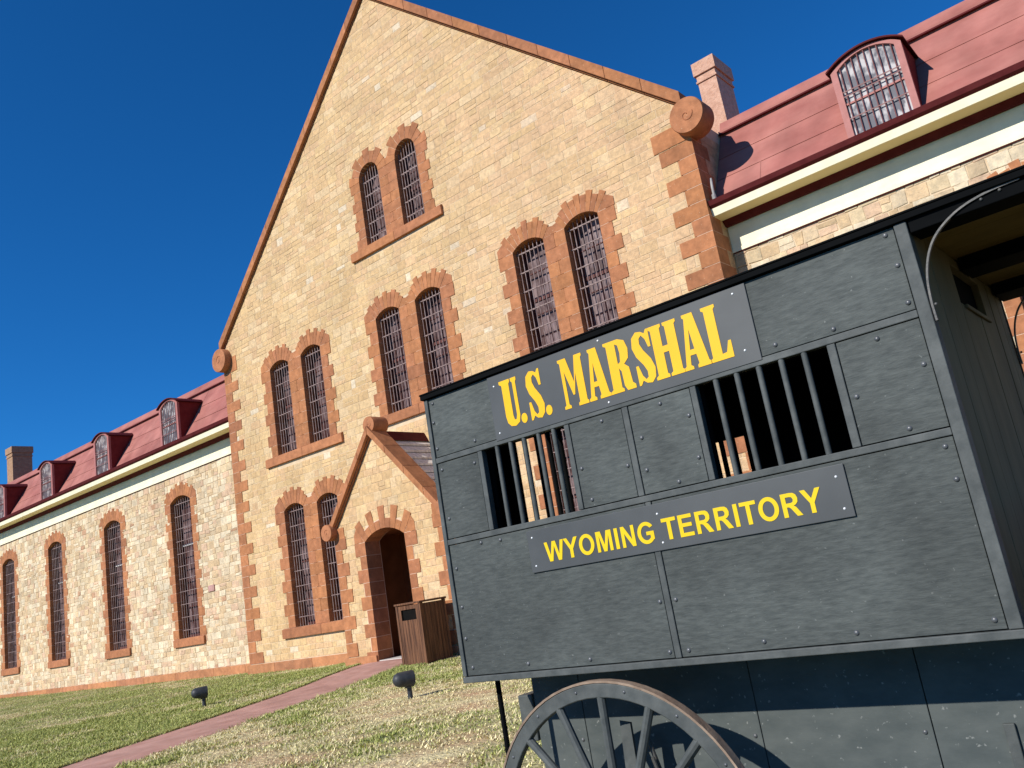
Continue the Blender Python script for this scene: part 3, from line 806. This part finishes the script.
# ------------------------------------------------------------------ wooden bin
bx, by = 11.40, -2.72; b0 = gz(bx, by)-.05
BIN = empty('litter_bin', (bx, by, b0)); tag(BIN, 'square wooden slatted litter bin beside the porch doorway', 'litter bin')
def bs(x0, x1, y0, y1, z0, z1, mb, c=(1,1,1)): mb.box(x0, x1, y0, y1, z0, z1, c)
hb = .405; HT = 1.38
mb = MB(); n = 7
for i in range(n):
    a = -hb+.06+(2*hb-.12)*i/n+.003; b = -hb+.06+(2*hb-.12)*(i+1)/n-.003
    j = random.uniform(0,.004)
    for (za, zb) in (((.05, 1.03), (1.27, HT-.02)) if 1 <= i <= 5 else ((.05, HT-.02),)):
        mb.box(a, b, -hb-j, -hb+.03, za, zb)
mb.build('front_slats', M['binwood'], BIN)
for s in (-1, 1):
    mb = MB()
    for i in range(n):
        a = -hb+.06+(2*hb-.12)*i/n+.003; b = -hb+.06+(2*hb-.12)*(i+1)/n-.003
        x0_, x1_ = sorted((s*hb, s*(hb-.03))); mb.box(x0_, x1_, a, b, .05, HT-.02)
    mb.build('side_slats', M['binwood'], BIN)
mb = MB(); mb.box(-hb+.05, hb-.05, hb-.03, hb, .05, HT-.02); mb.build('back_board', M['binwood'], BIN)
for sx in (-1, 1):
    for sy in (-1, 1):
        mb = MB(); x0_, x1_ = sorted((sx*(hb-.055), sx*(hb+.012))); y0_, y1_ = sorted((sy*(hb-.055), sy*(hb+.012)))
        mb.box(x0_, x1_, y0_, y1_, 0, HT); mb.build('corner_post', M['binwood'], BIN, bevel=.004)
mb = MB(); mb.box(-hb-.035, hb+.035, -hb-.035, hb+.035, HT, HT+.045); mb.build('lid', M['binwood'], BIN, bevel=.008)
mb = MB(); mb.box(-hb+.18, hb-.18, -hb+.031, -hb+.04, 1.0, 1.3); mb.box(-hb+.07, hb-.07, -hb+.05, hb-.05, .1, 1.3)
mb.build('dark_liner', M['black'], BIN)

# ------------------------------------------------------------------ ground spotlights
def spot(x, y, label, tilt=.55, yaw=0.0):
    z0 = gz(x, y); root = empty('garden_spotlight', (x, y, z0)); tag(root, label, 'spotlight', 'black garden spotlights in the lawn')
    mb = MB(); mb.tube([(0,0,-.05),(0,0,.14)], [.045,.038], 12); mb.tube([(0,0,.14),(0,0,.19)], [.04,.036], 12); mb.build('stake', M['lamp'], root, smooth=True)
    mb = MB(); mb.tube([(-.035,-.03,.19),(.035,-.03,.19)], .035, 12); mb.build('swivel_knuckle', M['lamp'], root, smooth=True)
    # bell shaped head pointing at the building
    prof = [(-.17,.012),(-.165,.05),(-.14,.085),(-.09,.108),(0,.118),(.10,.124),(.15,.126),(.15,.110),(.09,.104)]
    d = Vector((math.sin(yaw)*math.cos(tilt), math.cos(yaw)*math.cos(tilt), math.sin(tilt))); c = Vector((-.03,-.07,.30))
    mb = MB(); mb.tube([c+d*t for t, r in prof], [r for t, r in prof], 28, cap=False)
    mb.tube([c-d*.172, c-d*.168], [.005,.013], 28); h = mb.build('lamp_head', M['lamp'], root, smooth=True)
    mb = MB(); mb.tube([c+d*.088, c+d*.092], [.104,.104], 28); mb.build('lens', M['black'], h)
    return root
def place_spot(u): pass
spot(15.93, -7.5, 'black bell-shaped garden spotlight on the patchy lawn right of the red path', -.06, .35)
spot(8.45, -6.66, 'black bell-shaped garden spotlight on the green lawn left of the red path', -.06, .35)

# ------------------------------------------------------------------ jail wagon
CX, CY, CZ = 26.454, -17.032, 1.6
WO = Vector((25.0, -13.9, gz(25,-13.9)))
WAG = empty('jail_wagon', tuple(WO)); tag(WAG, 'dark grey wooden prison wagon with barred windows and yellow lettering in the foreground', 'wagon')
class WB(MB):
    """wagon mesh: x, distance from the lens plane, z -> world relative to the wagon root"""
    def build(s, name, m, parent=None, **k):
        s.v = [(v[0]+CX-WO.x, v[1]+CY-WO.y, v[2]+CZ-WO.z) for v in s.v]
        return MB.build(s, name, m, parent or WAG, **k)
YF = 2.5; YB = 3.82; XL = -2.44; XR = -.483; ZT = .803; ZB = -.335
def wbox(name, m, *b, parent=None, bevel=.0025):
    mb = WB(); mb.box(*b); return mb.build(name, m, parent, bevel=bevel)
def panel(x0, x1, z0, z1, bolts, m='paint', lab=None):
    """recessed board with bolt heads"""
    mb = WB(); g_ = .0016
    mb.box(x0+g_, x1-g_, YF+.0035, YF+.026, z0+g_, z1-g_)
    for (x, z) in bolts: dome(mb, x, YF+.0035, z, .0082, mi=1)
    return mb.build('side_panel', [M[m], M['bolt']], bevel=.0015, smooth=True)
def dome(mb, x, y, z, r, k=.55, mi=0):
    n = 10; vs = []; fs = []
    for j, (rr, dy) in enumerate(((1,0),(.85,-.35),(.5,-.62),(.0,-.7))):
        if rr == 0: vs.append((x, y+dy*r*k/.7*1.2, z)); continue
        for i in range(n):
            a = 2*math.pi*i/n; vs.append((x+r*rr*math.cos(a), y+dy*r*k/.7*1.2, z+r*rr*math.sin(a)))
    for j in range(2):
        for i in range(n): fs.append((j*n+i, j*n+(i+1) % n, (j+1)*n+(i+1) % n, (j+1)*n+i))
    for i in range(n): fs.append((2*n+i, 2*n+(i+1) % n, 3*n))
    mb.add(vs, fs, mi=mi)
# rails and posts of the near side
wbox('side_rail', M['paintv'], XL, XR-.036, YF, YF+.03, .530, .552)
wbox('side_rail', M['paintv'], XL, XR-.036, YF, YF+.03, .196, .2175)
wbox('bottom_rail', M['paintv'], XL-.004, XR+.001, YF-.006, YF+.05, ZB, -.3125)
wbox('corner_post', M['paintv'], XR-.0345, XR, YF-.004, YF+.045, -.311, ZT)
wbox('corner_post', M['paintv'], XL-.004, XL+.016, YF-.003, YF+.04, -.311, ZT)
wbox('window_post', M['paintv'], -2.196, -2.173, YF+.001, YF+.03, .219, .529)
wbox('window_post', M['paintv'], -1.764, -1.742, YF+.001, YF+.03, .219, .529)
wbox('window_post', M['paintv'], -1.243, -1.221, YF+.001, YF+.03, .219, .529)
wbox('window_post', M['paintv'], -.782, -.757, YF+.001, YF+.03, .219, .529)
wbox('side_batten', M['paintv'], -1.511, -1.487, YF+.001, YF+.03, .219, .529)
wbox('side_batten', M['paintv'], -1.492, -1.469, YF+.001, YF+.03, -.311, .195)
# panels
panel(XL+.017, -1.70, .553, ZT, [(-2.41,.59),(-2.41,.70),(-2.40,.78),(-2.2,.575)])
panel(-1.70, -1.16, .553, ZT, [])
panel(-1.16, XR-.036, .553, ZT, [(-.93,.578),(-.535,.578),(-.535,.69),(-.545,.785),(-.75,.57)])
panel(XL+.017, -2.197, .219, .529, [(-2.40,.30),(-2.40,.50),(-2.22,.49)])
panel(-1.741, -1.512, .219, .529, [(-1.72,.36),(-1.60,.505),(-1.53,.33),(-1.70,.245)])
panel(-1.486, -1.244, .219, .529, [(-1.46,.30),(-1.455,.41),(-1.36,.505),(-1.262,.30),(-1.265,.44),(-1.35,.238)])
panel(-.756, XR-.036, .219, .529, [(-.735,.36),(-.64,.505),(-.54,.40),(-.62,.238)])
panel(XL+.017, -1.493, -.311, .195, [(-2.40,.10),(-2.40,-.05),(-2.405,-.17),(-2.39,-.28),(-2.11,-.285),(-1.83,-.29),(-1.51,-.29),(-1.51,-.13),(-1.62,.18),(-2.15,.175),(-2.25,.18)])
panel(-1.468, XR-.036, -.311, .195, [(-1.44,-.29),(-1.45,-.13),(-1.18,-.285),(-.90,-.285),(-.545,-.285),(-.54,.08),(-.545,.17),(-1.10,.178),(-.86,.176),(-1.42,.17)])
# bars
def bar(x, yy, z0, z1, r=.0095, m='paintv'):
    mb = WB(); mb.tube([(x,yy,z0),(x,yy,z1)], r, 12); mb.build('window_bar', M[m], smooth=True)
for x in (-2.098,-2.028,-1.961,-1.889,-1.818): bar(x, YF+.011, .2176, .5299)
for x in (-1.150,-1.076,-1.001,-.927,-.854): bar(x, YF+.011, .2176, .5299)
# inner lining of the near side, with openings left free
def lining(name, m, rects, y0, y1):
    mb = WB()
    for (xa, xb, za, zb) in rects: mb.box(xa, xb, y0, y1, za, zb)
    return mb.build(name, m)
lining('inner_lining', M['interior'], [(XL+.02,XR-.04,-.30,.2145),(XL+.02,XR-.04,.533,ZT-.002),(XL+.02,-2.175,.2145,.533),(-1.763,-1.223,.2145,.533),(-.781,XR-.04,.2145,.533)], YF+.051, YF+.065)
# far side with its own barred openings
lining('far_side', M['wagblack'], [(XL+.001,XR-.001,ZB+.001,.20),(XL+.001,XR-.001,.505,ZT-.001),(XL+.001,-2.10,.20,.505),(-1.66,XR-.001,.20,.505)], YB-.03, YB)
for x in (-2.02,-1.94,-1.86,-1.775,-1.715): bar(x, YB-.04, .20, .505, .012, 'wagblack')
# rear wall (left end) with a barred window, front wall (right end)
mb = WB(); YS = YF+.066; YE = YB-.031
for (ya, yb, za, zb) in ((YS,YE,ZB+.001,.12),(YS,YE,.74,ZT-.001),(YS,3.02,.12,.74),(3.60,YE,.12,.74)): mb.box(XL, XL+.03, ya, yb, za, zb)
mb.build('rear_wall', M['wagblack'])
for yy in (3.07, 3.165, 3.26, 3.355, 3.45):
    mb = WB(); mb.tube([(XL+.04,yy,.12),(XL+.04,yy,.74)], .012, 10); mb.build('window_bar', M['wagblack'], smooth=True)
mb = WB(); nb_ = 9
wy0, wy1, wz0, wz1 = 3.03, 3.38, .635, .7695
ys_ = [YF+.046+(YB-YF-.046)*i/nb_ for i in range(nb_+1)]
for i in range(nb_):
    a, b = ys_[i]+.0015, ys_[i+1]-.0015
    segs = [(ZB+.002, ZT-.001)]
    if b > wy0 and a < wy1: segs = [(ZB+.002, wz0), (wz1, ZT-.001)]
    for za, zb in segs: mb.box(XR-.028, XR-.002-random.uniform(0,.003), a, b, za, zb)
fw = mb.build('front_wall', M['inwood'], bevel=.002)
mb = WB(); mb.box(XR-.0015, XR+.007, wy0-.012, wy1+.012, wz0-.014, wz0); mb.build('hatch_sill', M['inwood'], fw, bevel=.002)
mb = WB(); mb.box(XR-.034, XR-.029, wy0-.04, wy1+.04, wz0-.04, .80); mb.build('hatch_shade_sheet', M['interior'], fw)  # black sheet put in for the shade seen through the hatch opening
wbox('floor_board', M['inwood'], XL+.01, XR-.03, YF+.052, YB-.032, ZB+.002, -.30)
# roof
mb = WB(); mb.box(XL-.016, .62, YF-.016, YB+.03, .8225, .830)
roof = mb.build('roof', M['wagblack'], bevel=.003)
mb = WB(); mb.box(XL-.013, .616, YF-.013, YF-.004, .8040, .822); mb.box(XL-.013, .616, YB+.012, YB+.027, .8040, .822); mb.box(XL-.013, XL-.006, YF-.0035, YB+.0115, .8040, .822)
mb.box(.598, .616, YF-.0035, YB+.0115, .8040, .822)
mb.build('roof_edge', M['wagblack'], roof, bevel=.002)
mb = WB(); nr = 8
for i in range(nr):
    a = YF-.003+(YB-YF+.013)*i/nr+.001; b = YF-.003+(YB-YF+.013)*(i+1)/nr-.001; mb.box(XL-.004, .596, a, b, .8115, .8220)
mb.build('roof_boards', M['roofwood'], roof)
for yy, w_ in ((YF+.0, .10), (3.10, .16), (3.64, .17)):
    mb = WB(); mb.box(XR+.004, .597, yy, yy+w_, .765, .8110); mb.build('roof_beam', M['wagblack'], roof, bevel=.003)
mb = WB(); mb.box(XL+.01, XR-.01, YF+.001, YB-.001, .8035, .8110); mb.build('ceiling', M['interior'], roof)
for xx in (-.19, .22):
    mb = WB(); mb.box(xx, xx+.04, YF+.101, 3.099, .784, .8110); mb.box(xx, xx+.04, 3.261, 3.639, .784, .8110); mb.build('cross_rafter', M['wagblack'], roof, bevel=.002)
# curved iron braces from post to roof, near and far
def brace(yy):
    K = [(-.476,.505),(-.4765,.53),(-.476,.569),(-.470,.625),(-.454,.68),(-.428,.725),(-.392,.757),(-.350,.780),(-.302,.794),(-.25,.801),(-.195,.803)]
    P = []
    for i in range(len(K)-1):
        p0, p1, p2, p3 = K[max(i-1,0)], K[i], K[i+1], K[min(i+2,len(K)-1)]
        for q in range(4):
            t = q/4; P.append(tuple(.5*((2*b)+(c-a)*t+(2*a-5*b+4*c-d)*t*t+(-a+3*b-3*c+d)*t**3) for a,b,c,d in zip(p0,p1,p2,p3)))
    P.append(K[-1])
    mb = WB()
    for (xa,za),(xb,zb) in zip(P, P[1:]):
        d = Vector((xb-xa,0,zb-za)).normalized(); n = Vector((-d.z,0,d.x))*.0028
        ya, yb = yy, yy+.012
        vs = [(xa+n.x,ya,za+n.z),(xa-n.x,ya,za-n.z),(xa-n.x,yb,za-n.z),(xa+n.x,yb,za+n.z),(xb+n.x,ya,zb+n.z),(xb-n.x,ya,zb-n.z),(xb-n.x,yb,zb-n.z),(xb+n.x,yb,zb+n.z)]
        mb.add(vs, [(0,1,5,4),(1,2,6,5),(2,3,7,6),(3,0,4,7)])
    b = mb.build('roof_brace', M['iron'])
    mb = WB()
    for (x, z) in ((-.468,.55),(-.292,.786),(-.245,.793)): dome(mb, x, yy+.004, z, .0045)
    mb.build('rivets', M['iron'], b, smooth=True)
brace(YF-.006); brace(YB-.04)
# lower body, step, underside
def seam_body(x0, x1, m):
    mb = WB(); mb.box(x0+.0015, x1-.0015, 2.81, 2.83, -.93, ZB-.001); return mb.build('lower_side', m, bevel=.002)
for xa, xb in ((-2.37,-2.13),(-2.13,-1.405),(-1.405,-.856),(-.856,-.10),(-.10,.72)):
    o = seam_body(xa, xb, M['dusty']); b = WB()
    for zz in (-.62, -.78, -.9): dome(b, xb-.025, 2.81, zz, .008)
    b.build('bolt_heads', M['bolt'], o, smooth=True)
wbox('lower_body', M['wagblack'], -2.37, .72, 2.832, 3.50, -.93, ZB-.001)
wbox('latch_bar', M['paintv'], -.664, -.634, 2.797, 2.809, -.86, -.60)
wbox('rear_step', M['paintv'], -2.447, -2.372, 2.80, 3.55, -.62, -.44, bevel=.006)
# leaf spring hanger behind the wheel
mb = WB(); mb.add([(-1.85,2.64,-.52),(-1.808,2.64,-.53),(-1.812,2.64,-.70),(-1.83,2.64,-.86),(-1.875,2.64,-.86),(-1.862,2.64,-.70),
                    (-1.85,2.652,-.53),(-1.808,2.652,-.53),(-1.812,2.652,-.70),(-1.83,2.652,-.86),(-1.875,2.652,-.86),(-1.862,2.652,-.70)],
                   [(0,1,2,5),(5,2,3,4),(6,7,8,11),(11,8,9,10),(0,1,7,6),(1,2,8,7),(2,3,9,8),(3,4,10,9),(4,5,11,10),(5,0,6,11)])
mb.build('spring_hanger', M['paintv'])
mb = WB(); mb.tube([(-1.80,2.72,-.60),(-1.775,2.73,-.72),(-1.79,2.73,-.86)], .008, 8); mb.tube([(-1.78,2.70,-.66),(-1.74,2.72,-.86)], .007, 8); mb.build('brake_rod', M['iron'], smooth=True)
mb = WB(); mb.tube([(-2.362,2.60,-.311-.024),(-2.36,2.60,-1.30),(-2.36,2.60,gz(24,-14.5)-CZ+.002)], .0105, 10); mb.build('support_rod', M['wagblack'], smooth=True)
# wheels
def wheel(xc, zc, r, y0, yaxis=1):
    wloc = Vector((xc+CX-WO.x, y0+CY-WO.y, zc+CZ-WO.z))
    t = .030
    mb = MB(); mb.ring((0,0), r*.895, r*.985, 0, t, 72); rim = mb.build('wheel', M['paintv'], WAG, smooth=True, bevel=.004); rim.location = wloc
    mb = MB(); mb.ring((0,0), r*.986, r, -.002, t+.004, 72); mb.build('iron_tyre', M['tyre'], rim, smooth=True)
    mb = MB(); mb.tube([(0,-.10,0),(0,-.095,0),(0,-.05,0),(0,.0,0),(0,.06,0),(0,.14,0)], [.035,.052,.062,.088,.088,.06], 20); mb.build('hub', M['paintv'], rim, smooth=True)
    ns = 16
    for i in range(ns):
        a = R(87.5+1.5+22.5*i); c, s = math.cos(a), math.sin(a)
        mb = MB(); mb.tube([(c*.07,.014,s*.07),(c*r*.35,.014,s*r*.35),(c*r*.7,.015,s*r*.7),(c*r*.907,.015,s*r*.907)], [.021,.017,.015,.016], 10)
        mb.build('spoke', M['paintv'], rim, smooth=True)
    mb = MB()
    for i in range(ns):
        a = R(87.5+12+22.5*i); dome(mb, math.cos(a)*r*.945, 0, math.sin(a)*r*.945, .006)
    mb.build('rim_rivets', M['bolt'], rim, smooth=True)
    return rim
gw = gz(25,-14)-CZ
w1 = wheel(-1.80, -.893, .538, 2.46)
def copytree(o, dloc=None, **kw):
    c = o.copy(); COL.objects.link(c); c.parent = o.parent
    if dloc: c.location = o.location+Vector(dloc)
    for ch in o.children:
        k = ch.copy(); COL.objects.link(k); k.parent = c
    return c
copytree(w1, (0, 1.42, 0))
w2_ = wheel(.28, gw+.43, .43, 2.46); copytree(w2_, (0, 1.42, 0))
mb = WB(); mb.tube([(-1.80,2.50,-.893),(-1.80,3.95,-.893)], .028, 12); mb.build('axle', M['iron'])
mb = WB(); mb.tube([(.28,2.50,gw+.43),(.28,3.95,gw+.43)], .028, 12); mb.build('axle', M['iron'])
# driver's bench ahead of the box
wbox('driver_seat', M['inwood'], .10, .44, 2.62, 3.72, -.02, .02, bevel=.006)
wbox('seat_riser', M['wagblack'], .13, .17, 2.66, 3.68, ZB, -.0205)
wbox('footboard', M['wagblack'], XR+.01, .72, 2.62, 3.72, ZB+.0, ZB+.03)

# sign boards and lettering
sg = WB(); sg.box(-2.085, -.979, YF-.0025, YF+.0045, .5445, .800); sign = sg.build('sign_board', M['plate'], bevel=.0015)
sc_ = WB()
for (x, z) in ((-2.055,.757),(-2.062,.572),(-1.549,.786),(-1.552,.560),(-1.024,.777),(-1.026,.589)): dome(sc_, x, YF-.0025, z, .0042)
sc_.build('screws', M['screw'], sign, smooth=True)
GL = {
'U': ([(0,1),(.62,1),(.62,.94),(.55,.9),(.55,.22),(.60,.13),(.70,.13),(.76,.22),(.76,.9),(.68,.94),(.68,1),(1,1),(1,.94),(.94,.9),(.94,.2),(.86,.06),(.62,0),(.36,.02),(.19,.1),(.13,.24),(.13,.9),(0,.94)], None),
'S': ([(.97,1),(.97,.66),(.84,.66),(.74,.82),(.58,.91),(.44,.86),(.42,.76),(.55,.63),(.86,.44),(1,.26),(.94,.09),(.72,0),(.46,.02),(.28,.08),(.14,0),(.04,0),(.04,.37),(.17,.37),(.30,.17),(.44,.09),(.57,.12),(.58,.23),(.44,.36),(.14,.54),(0,.72),(.07,.91),(.32,1),(.58,.98),(.76,.93),(.86,1)], None),
'M': ([(0,1),(.34,1),(.55,.48),(.70,1),(1,1),(1,.95),(.95,.92),(.95,.08),(1,.05),(1,0),(.59,0),(.59,.05),(.65,.08),(.65,.66),(.50,.24),(.43,.24),(.20,.74),(.20,.08),(.27,.05),(.27,0),(0,0),(0,.05),(.07,.08),(.07,.92),(0,.95)], None),
'A': ([(.26,1),(.66,1),(.93,.08),(1,.05),(1,0),(.50,0),(.50,.05),(.56,.08),(.52,.25),(.30,.25),(.26,.08),(.34,.05),(.34,0),(0,0),(0,.05),(.08,.08),(.32,.92),(.26,.95)], [(.33,.35),(.49,.35),(.42,.72)]),
'R': ([(0,1),(.6,1),(.85,.94),(.94,.77),(.89,.59),(.70,.50),(.86,.42),(.90,.12),(1,.07),(1,0),(.66,0),(.57,.1),(.55,.38),(.47,.45),(.46,.08),(.53,.05),(.53,0),(0,0),(0,.05),(.1,.08),(.1,.92),(0,.95)], [(.46,.92),(.57,.88),(.60,.72),(.56,.56),(.46,.53)]),
'H': ([(0,1),(.47,1),(.47,.95),(.41,.92),(.41,.58),(.60,.58),(.60,.92),(.54,.95),(.54,1),(1,1),(1,.95),(.94,.92),(.94,.08),(1,.05),(1,0),(.52,0),(.52,.05),(.60,.08),(.60,.46),(.41,.46),(.41,.08),(.47,.05),(.47,0),(0,0),(0,.05),(.08,.08),(.08,.92),(0,.95)], None),
'L': ([(0,1),(.62,1),(.62,.95),(.54,.92),(.54,.10),(.74,.11),(.88,.30),(1,.30),(1,0),(0,0),(0,.05),(.1,.08),(.1,.92),(0,.95)], None)}
lt = WB(); z0_, z1_ = .581, .767
for ch, xa, xb in (('U',-2.028,-1.942),('S',-1.899,-1.826),('M',-1.738,-1.630),('A',-1.626,-1.534),('R',-1.533,-1.430),('S',-1.420,-1.344),('H',-1.347,-1.239),('A',-1.240,-1.141),('L',-1.143,-1.063)):
    out, hole = GL[ch]; tr = lambda P: [(xa+(xb-xa)*p[0], z0_+(z1_-z0_)*p[1]) for p in P]
    lt.prism([tr(out)]+([tr(hole)] if hole else []), YF-.004, YF-.0027)
for (x, z) in ((-1.930,.600),(-1.810,.600)):
    lt.prism([[(x+.0145*math.cos(a), z+.019*math.sin(a)) for a in [2*math.pi*i/18 for i in range(18)]]], YF-.004, YF-.0027)
lt.build('lettering', M['yellow'], sign)
sg = WB(); sg.box(-2.015, -.819, YF-.0035, YF-.0003, .031, .184); sign2 = sg.build('sign_board', M['plate'], bevel=.0015)
sc_ = WB()
for (x, z) in ((-1.991,.157),(-1.992,.054),(-1.451,.150),(-1.450,.055),(-.847,.150),(-.845,.057)): dome(sc_, x, YF-.0035, z, .0042)
sc_.build('screws', M['screw'], sign2, smooth=True)
def arcp(cx, cy, rx, ry, a0, a1, n): return [(cx+rx*math.cos(R(a0+(a1-a0)*i/n)), cy+ry*math.sin(R(a0+(a1-a0)*i/n))) for i in range(n+1)]
SB = {'W': (.944, [(.003,.716),(.152,.716),(.264,.224),(.393,.716),(.555,.716),(.680,.224),(.792,.716),(.941,.716),(.760,0),(.607,0),(.472,.535),(.337,0),(.184,0)], None),
'Y': (.667, [(0,.716),(.168,.716),(.333,.437),(.5,.716),(.667,.716),(.406,.301),(.406,0),(.261,0),(.261,.301)], None),
'M': (.833, [(.071,0),(.071,.716),(.287,.716),(.417,.228),(.545,.716),(.762,.716),(.762,0),(.628,0),(.628,.564),(.486,0),(.347,0),(.205,.564),(.205,0)], None),
'I': (.278, [(.064,0),(.064,.716),(.213,.716),(.213,0)], None),
'N': (.722, [(.074,0),(.074,.716),(.215,.716),(.508,.238),(.508,.716),(.642,.716),(.642,0),(.497,0),(.208,.467),(.208,0)], None),
'T': (.611, [(.231,0),(.231,.595),(.021,.595),(.021,.716),(.591,.716),(.591,.595),(.380,.595),(.380,0)], None),
'E': (.667, [(.073,0),(.073,.716),(.604,.716),(.604,.595),(.220,.595),(.220,.436),(.577,.436),(.577,.315),(.220,.315),(.220,.121),(.617,.121),(.617,0)], None),
'R': (.722, [(.073,0),(.073,.716),(.38,.716),(.50,.70),(.58,.64),(.62,.53),(.60,.42),(.53,.35),(.45,.32),(.52,.27),(.57,.19),(.69,0),(.51,0),(.40,.17),(.34,.26),(.29,.293),(.220,.299),(.220,0)], [(.220,.597),(.36,.596),(.43,.58),(.468,.51),(.445,.44),(.39,.415),(.220,.413)]),
'O': (.778, arcp(.389,.358,.347,.372,0,350,35), arcp(.389,.358,.198,.246,0,345,23)),
'G': (.778, arcp(.405,.358,.362,.372,34,318,28)+[(.715,.115),(.715,.395),(.405,.395),(.405,.274),(.566,.274),(.566,.180)]+arcp(.405,.358,.215,.248,-48+360,38,24)[0:], None)}
adv = sum(SB[c][0] if c != ' ' else .278 for c in 'WYOMING TERRITORY'); em = 1.040/adv; lt = WB(); xx = -1.9405
for ch in 'WYOMING TERRITORY':
    if ch == ' ': xx += .278*em; continue
    w_, out, hole = SB[ch]; tr = lambda P: [(xx+em*p[0], .061+em*1.045*p[1]) for p in P]
    lt.prism([tr(out)]+([tr(hole)] if hole else []), YF-.005, YF-.0037)
    xx += w_*em
lt.build('lettering', M['yellow2'], sign2)

# ------------------------------------------------------------------ camera, sky, sun
cam = bpy.data.cameras.new('camera'); co = bpy.data.objects.new('camera', cam); COL.objects.link(co)
rt = Vector((0.75171903,0.63921741,-0.16223315)); up = Vector((0.26968581,-0.0734666,0.96014177)); fw_ = Vector((-0.60182062,0.76550882,0.22761411))
mt = Matrix(((rt.x,up.x,-fw_.x,CX),(rt.y,up.y,-fw_.y,CY),(rt.z,up.z,-fw_.z,CZ),(0,0,0,1)))
co.matrix_world = mt
cam.sensor_width = 36; cam.sensor_fit = 'HORIZONTAL'; cam.lens = 850.51*36/1024; cam.clip_start = .05; cam.clip_end = 3000
sc.camera = co
SD = Vector((.28, 1, -.66)).normalized()           # direction sunlight travels
el = math.asin(-SD.z); az = math.atan2(-SD.x, -SD.y)
sun = bpy.data.lights.new('sun', 'SUN'); sun.energy = 5.0; sun.angle = R(.5); sun.color = (1, .95, .87)
so = bpy.data.objects.new('sun', sun); COL.objects.link(so); so.rotation_euler = SD.to_track_quat('-Z', 'Y').to_euler()
wd = bpy.data.worlds.new('World'); sc.world = wd; wd.use_nodes = True; nt = wd.node_tree; bg = nt.nodes['Background']
sk = nt.nodes.new('ShaderNodeTexSky'); sk.sky_type = 'NISHITA'; sk.sun_disc = False; sk.sun_elevation = el; sk.sun_rotation = az
sk.altitude = 2200; sk.air_density = 1.0; sk.dust_density = .05; sk.ozone_density = 3.0
hs = nt.nodes.new('ShaderNodeHueSaturation'); hs.inputs['Saturation'].default_value = 1.04
mm = nt.nodes.new('ShaderNodeMix'); mm.data_type = 'RGBA'; mm.blend_type = 'MULTIPLY'; mm.inputs[0].default_value = 1; mm.inputs[7].default_value = (.40, 1.10, 1.76, 1)
nt.links.new(sk.outputs[0], mm.inputs[6]); nt.links.new(mm.outputs[2], hs.inputs['Color']); nt.links.new(hs.outputs[0], bg.inputs['Color']); bg.inputs['Strength'].default_value = .073
sc.view_settings.view_transform = 'Standard'; sc.view_settings.look = 'None'; sc.view_settings.exposure = .13; sc.view_settings.gamma = 1
sc.render.engine = 'CYCLES'
sc.render.resolution_x = 1024; sc.render.resolution_y = 768
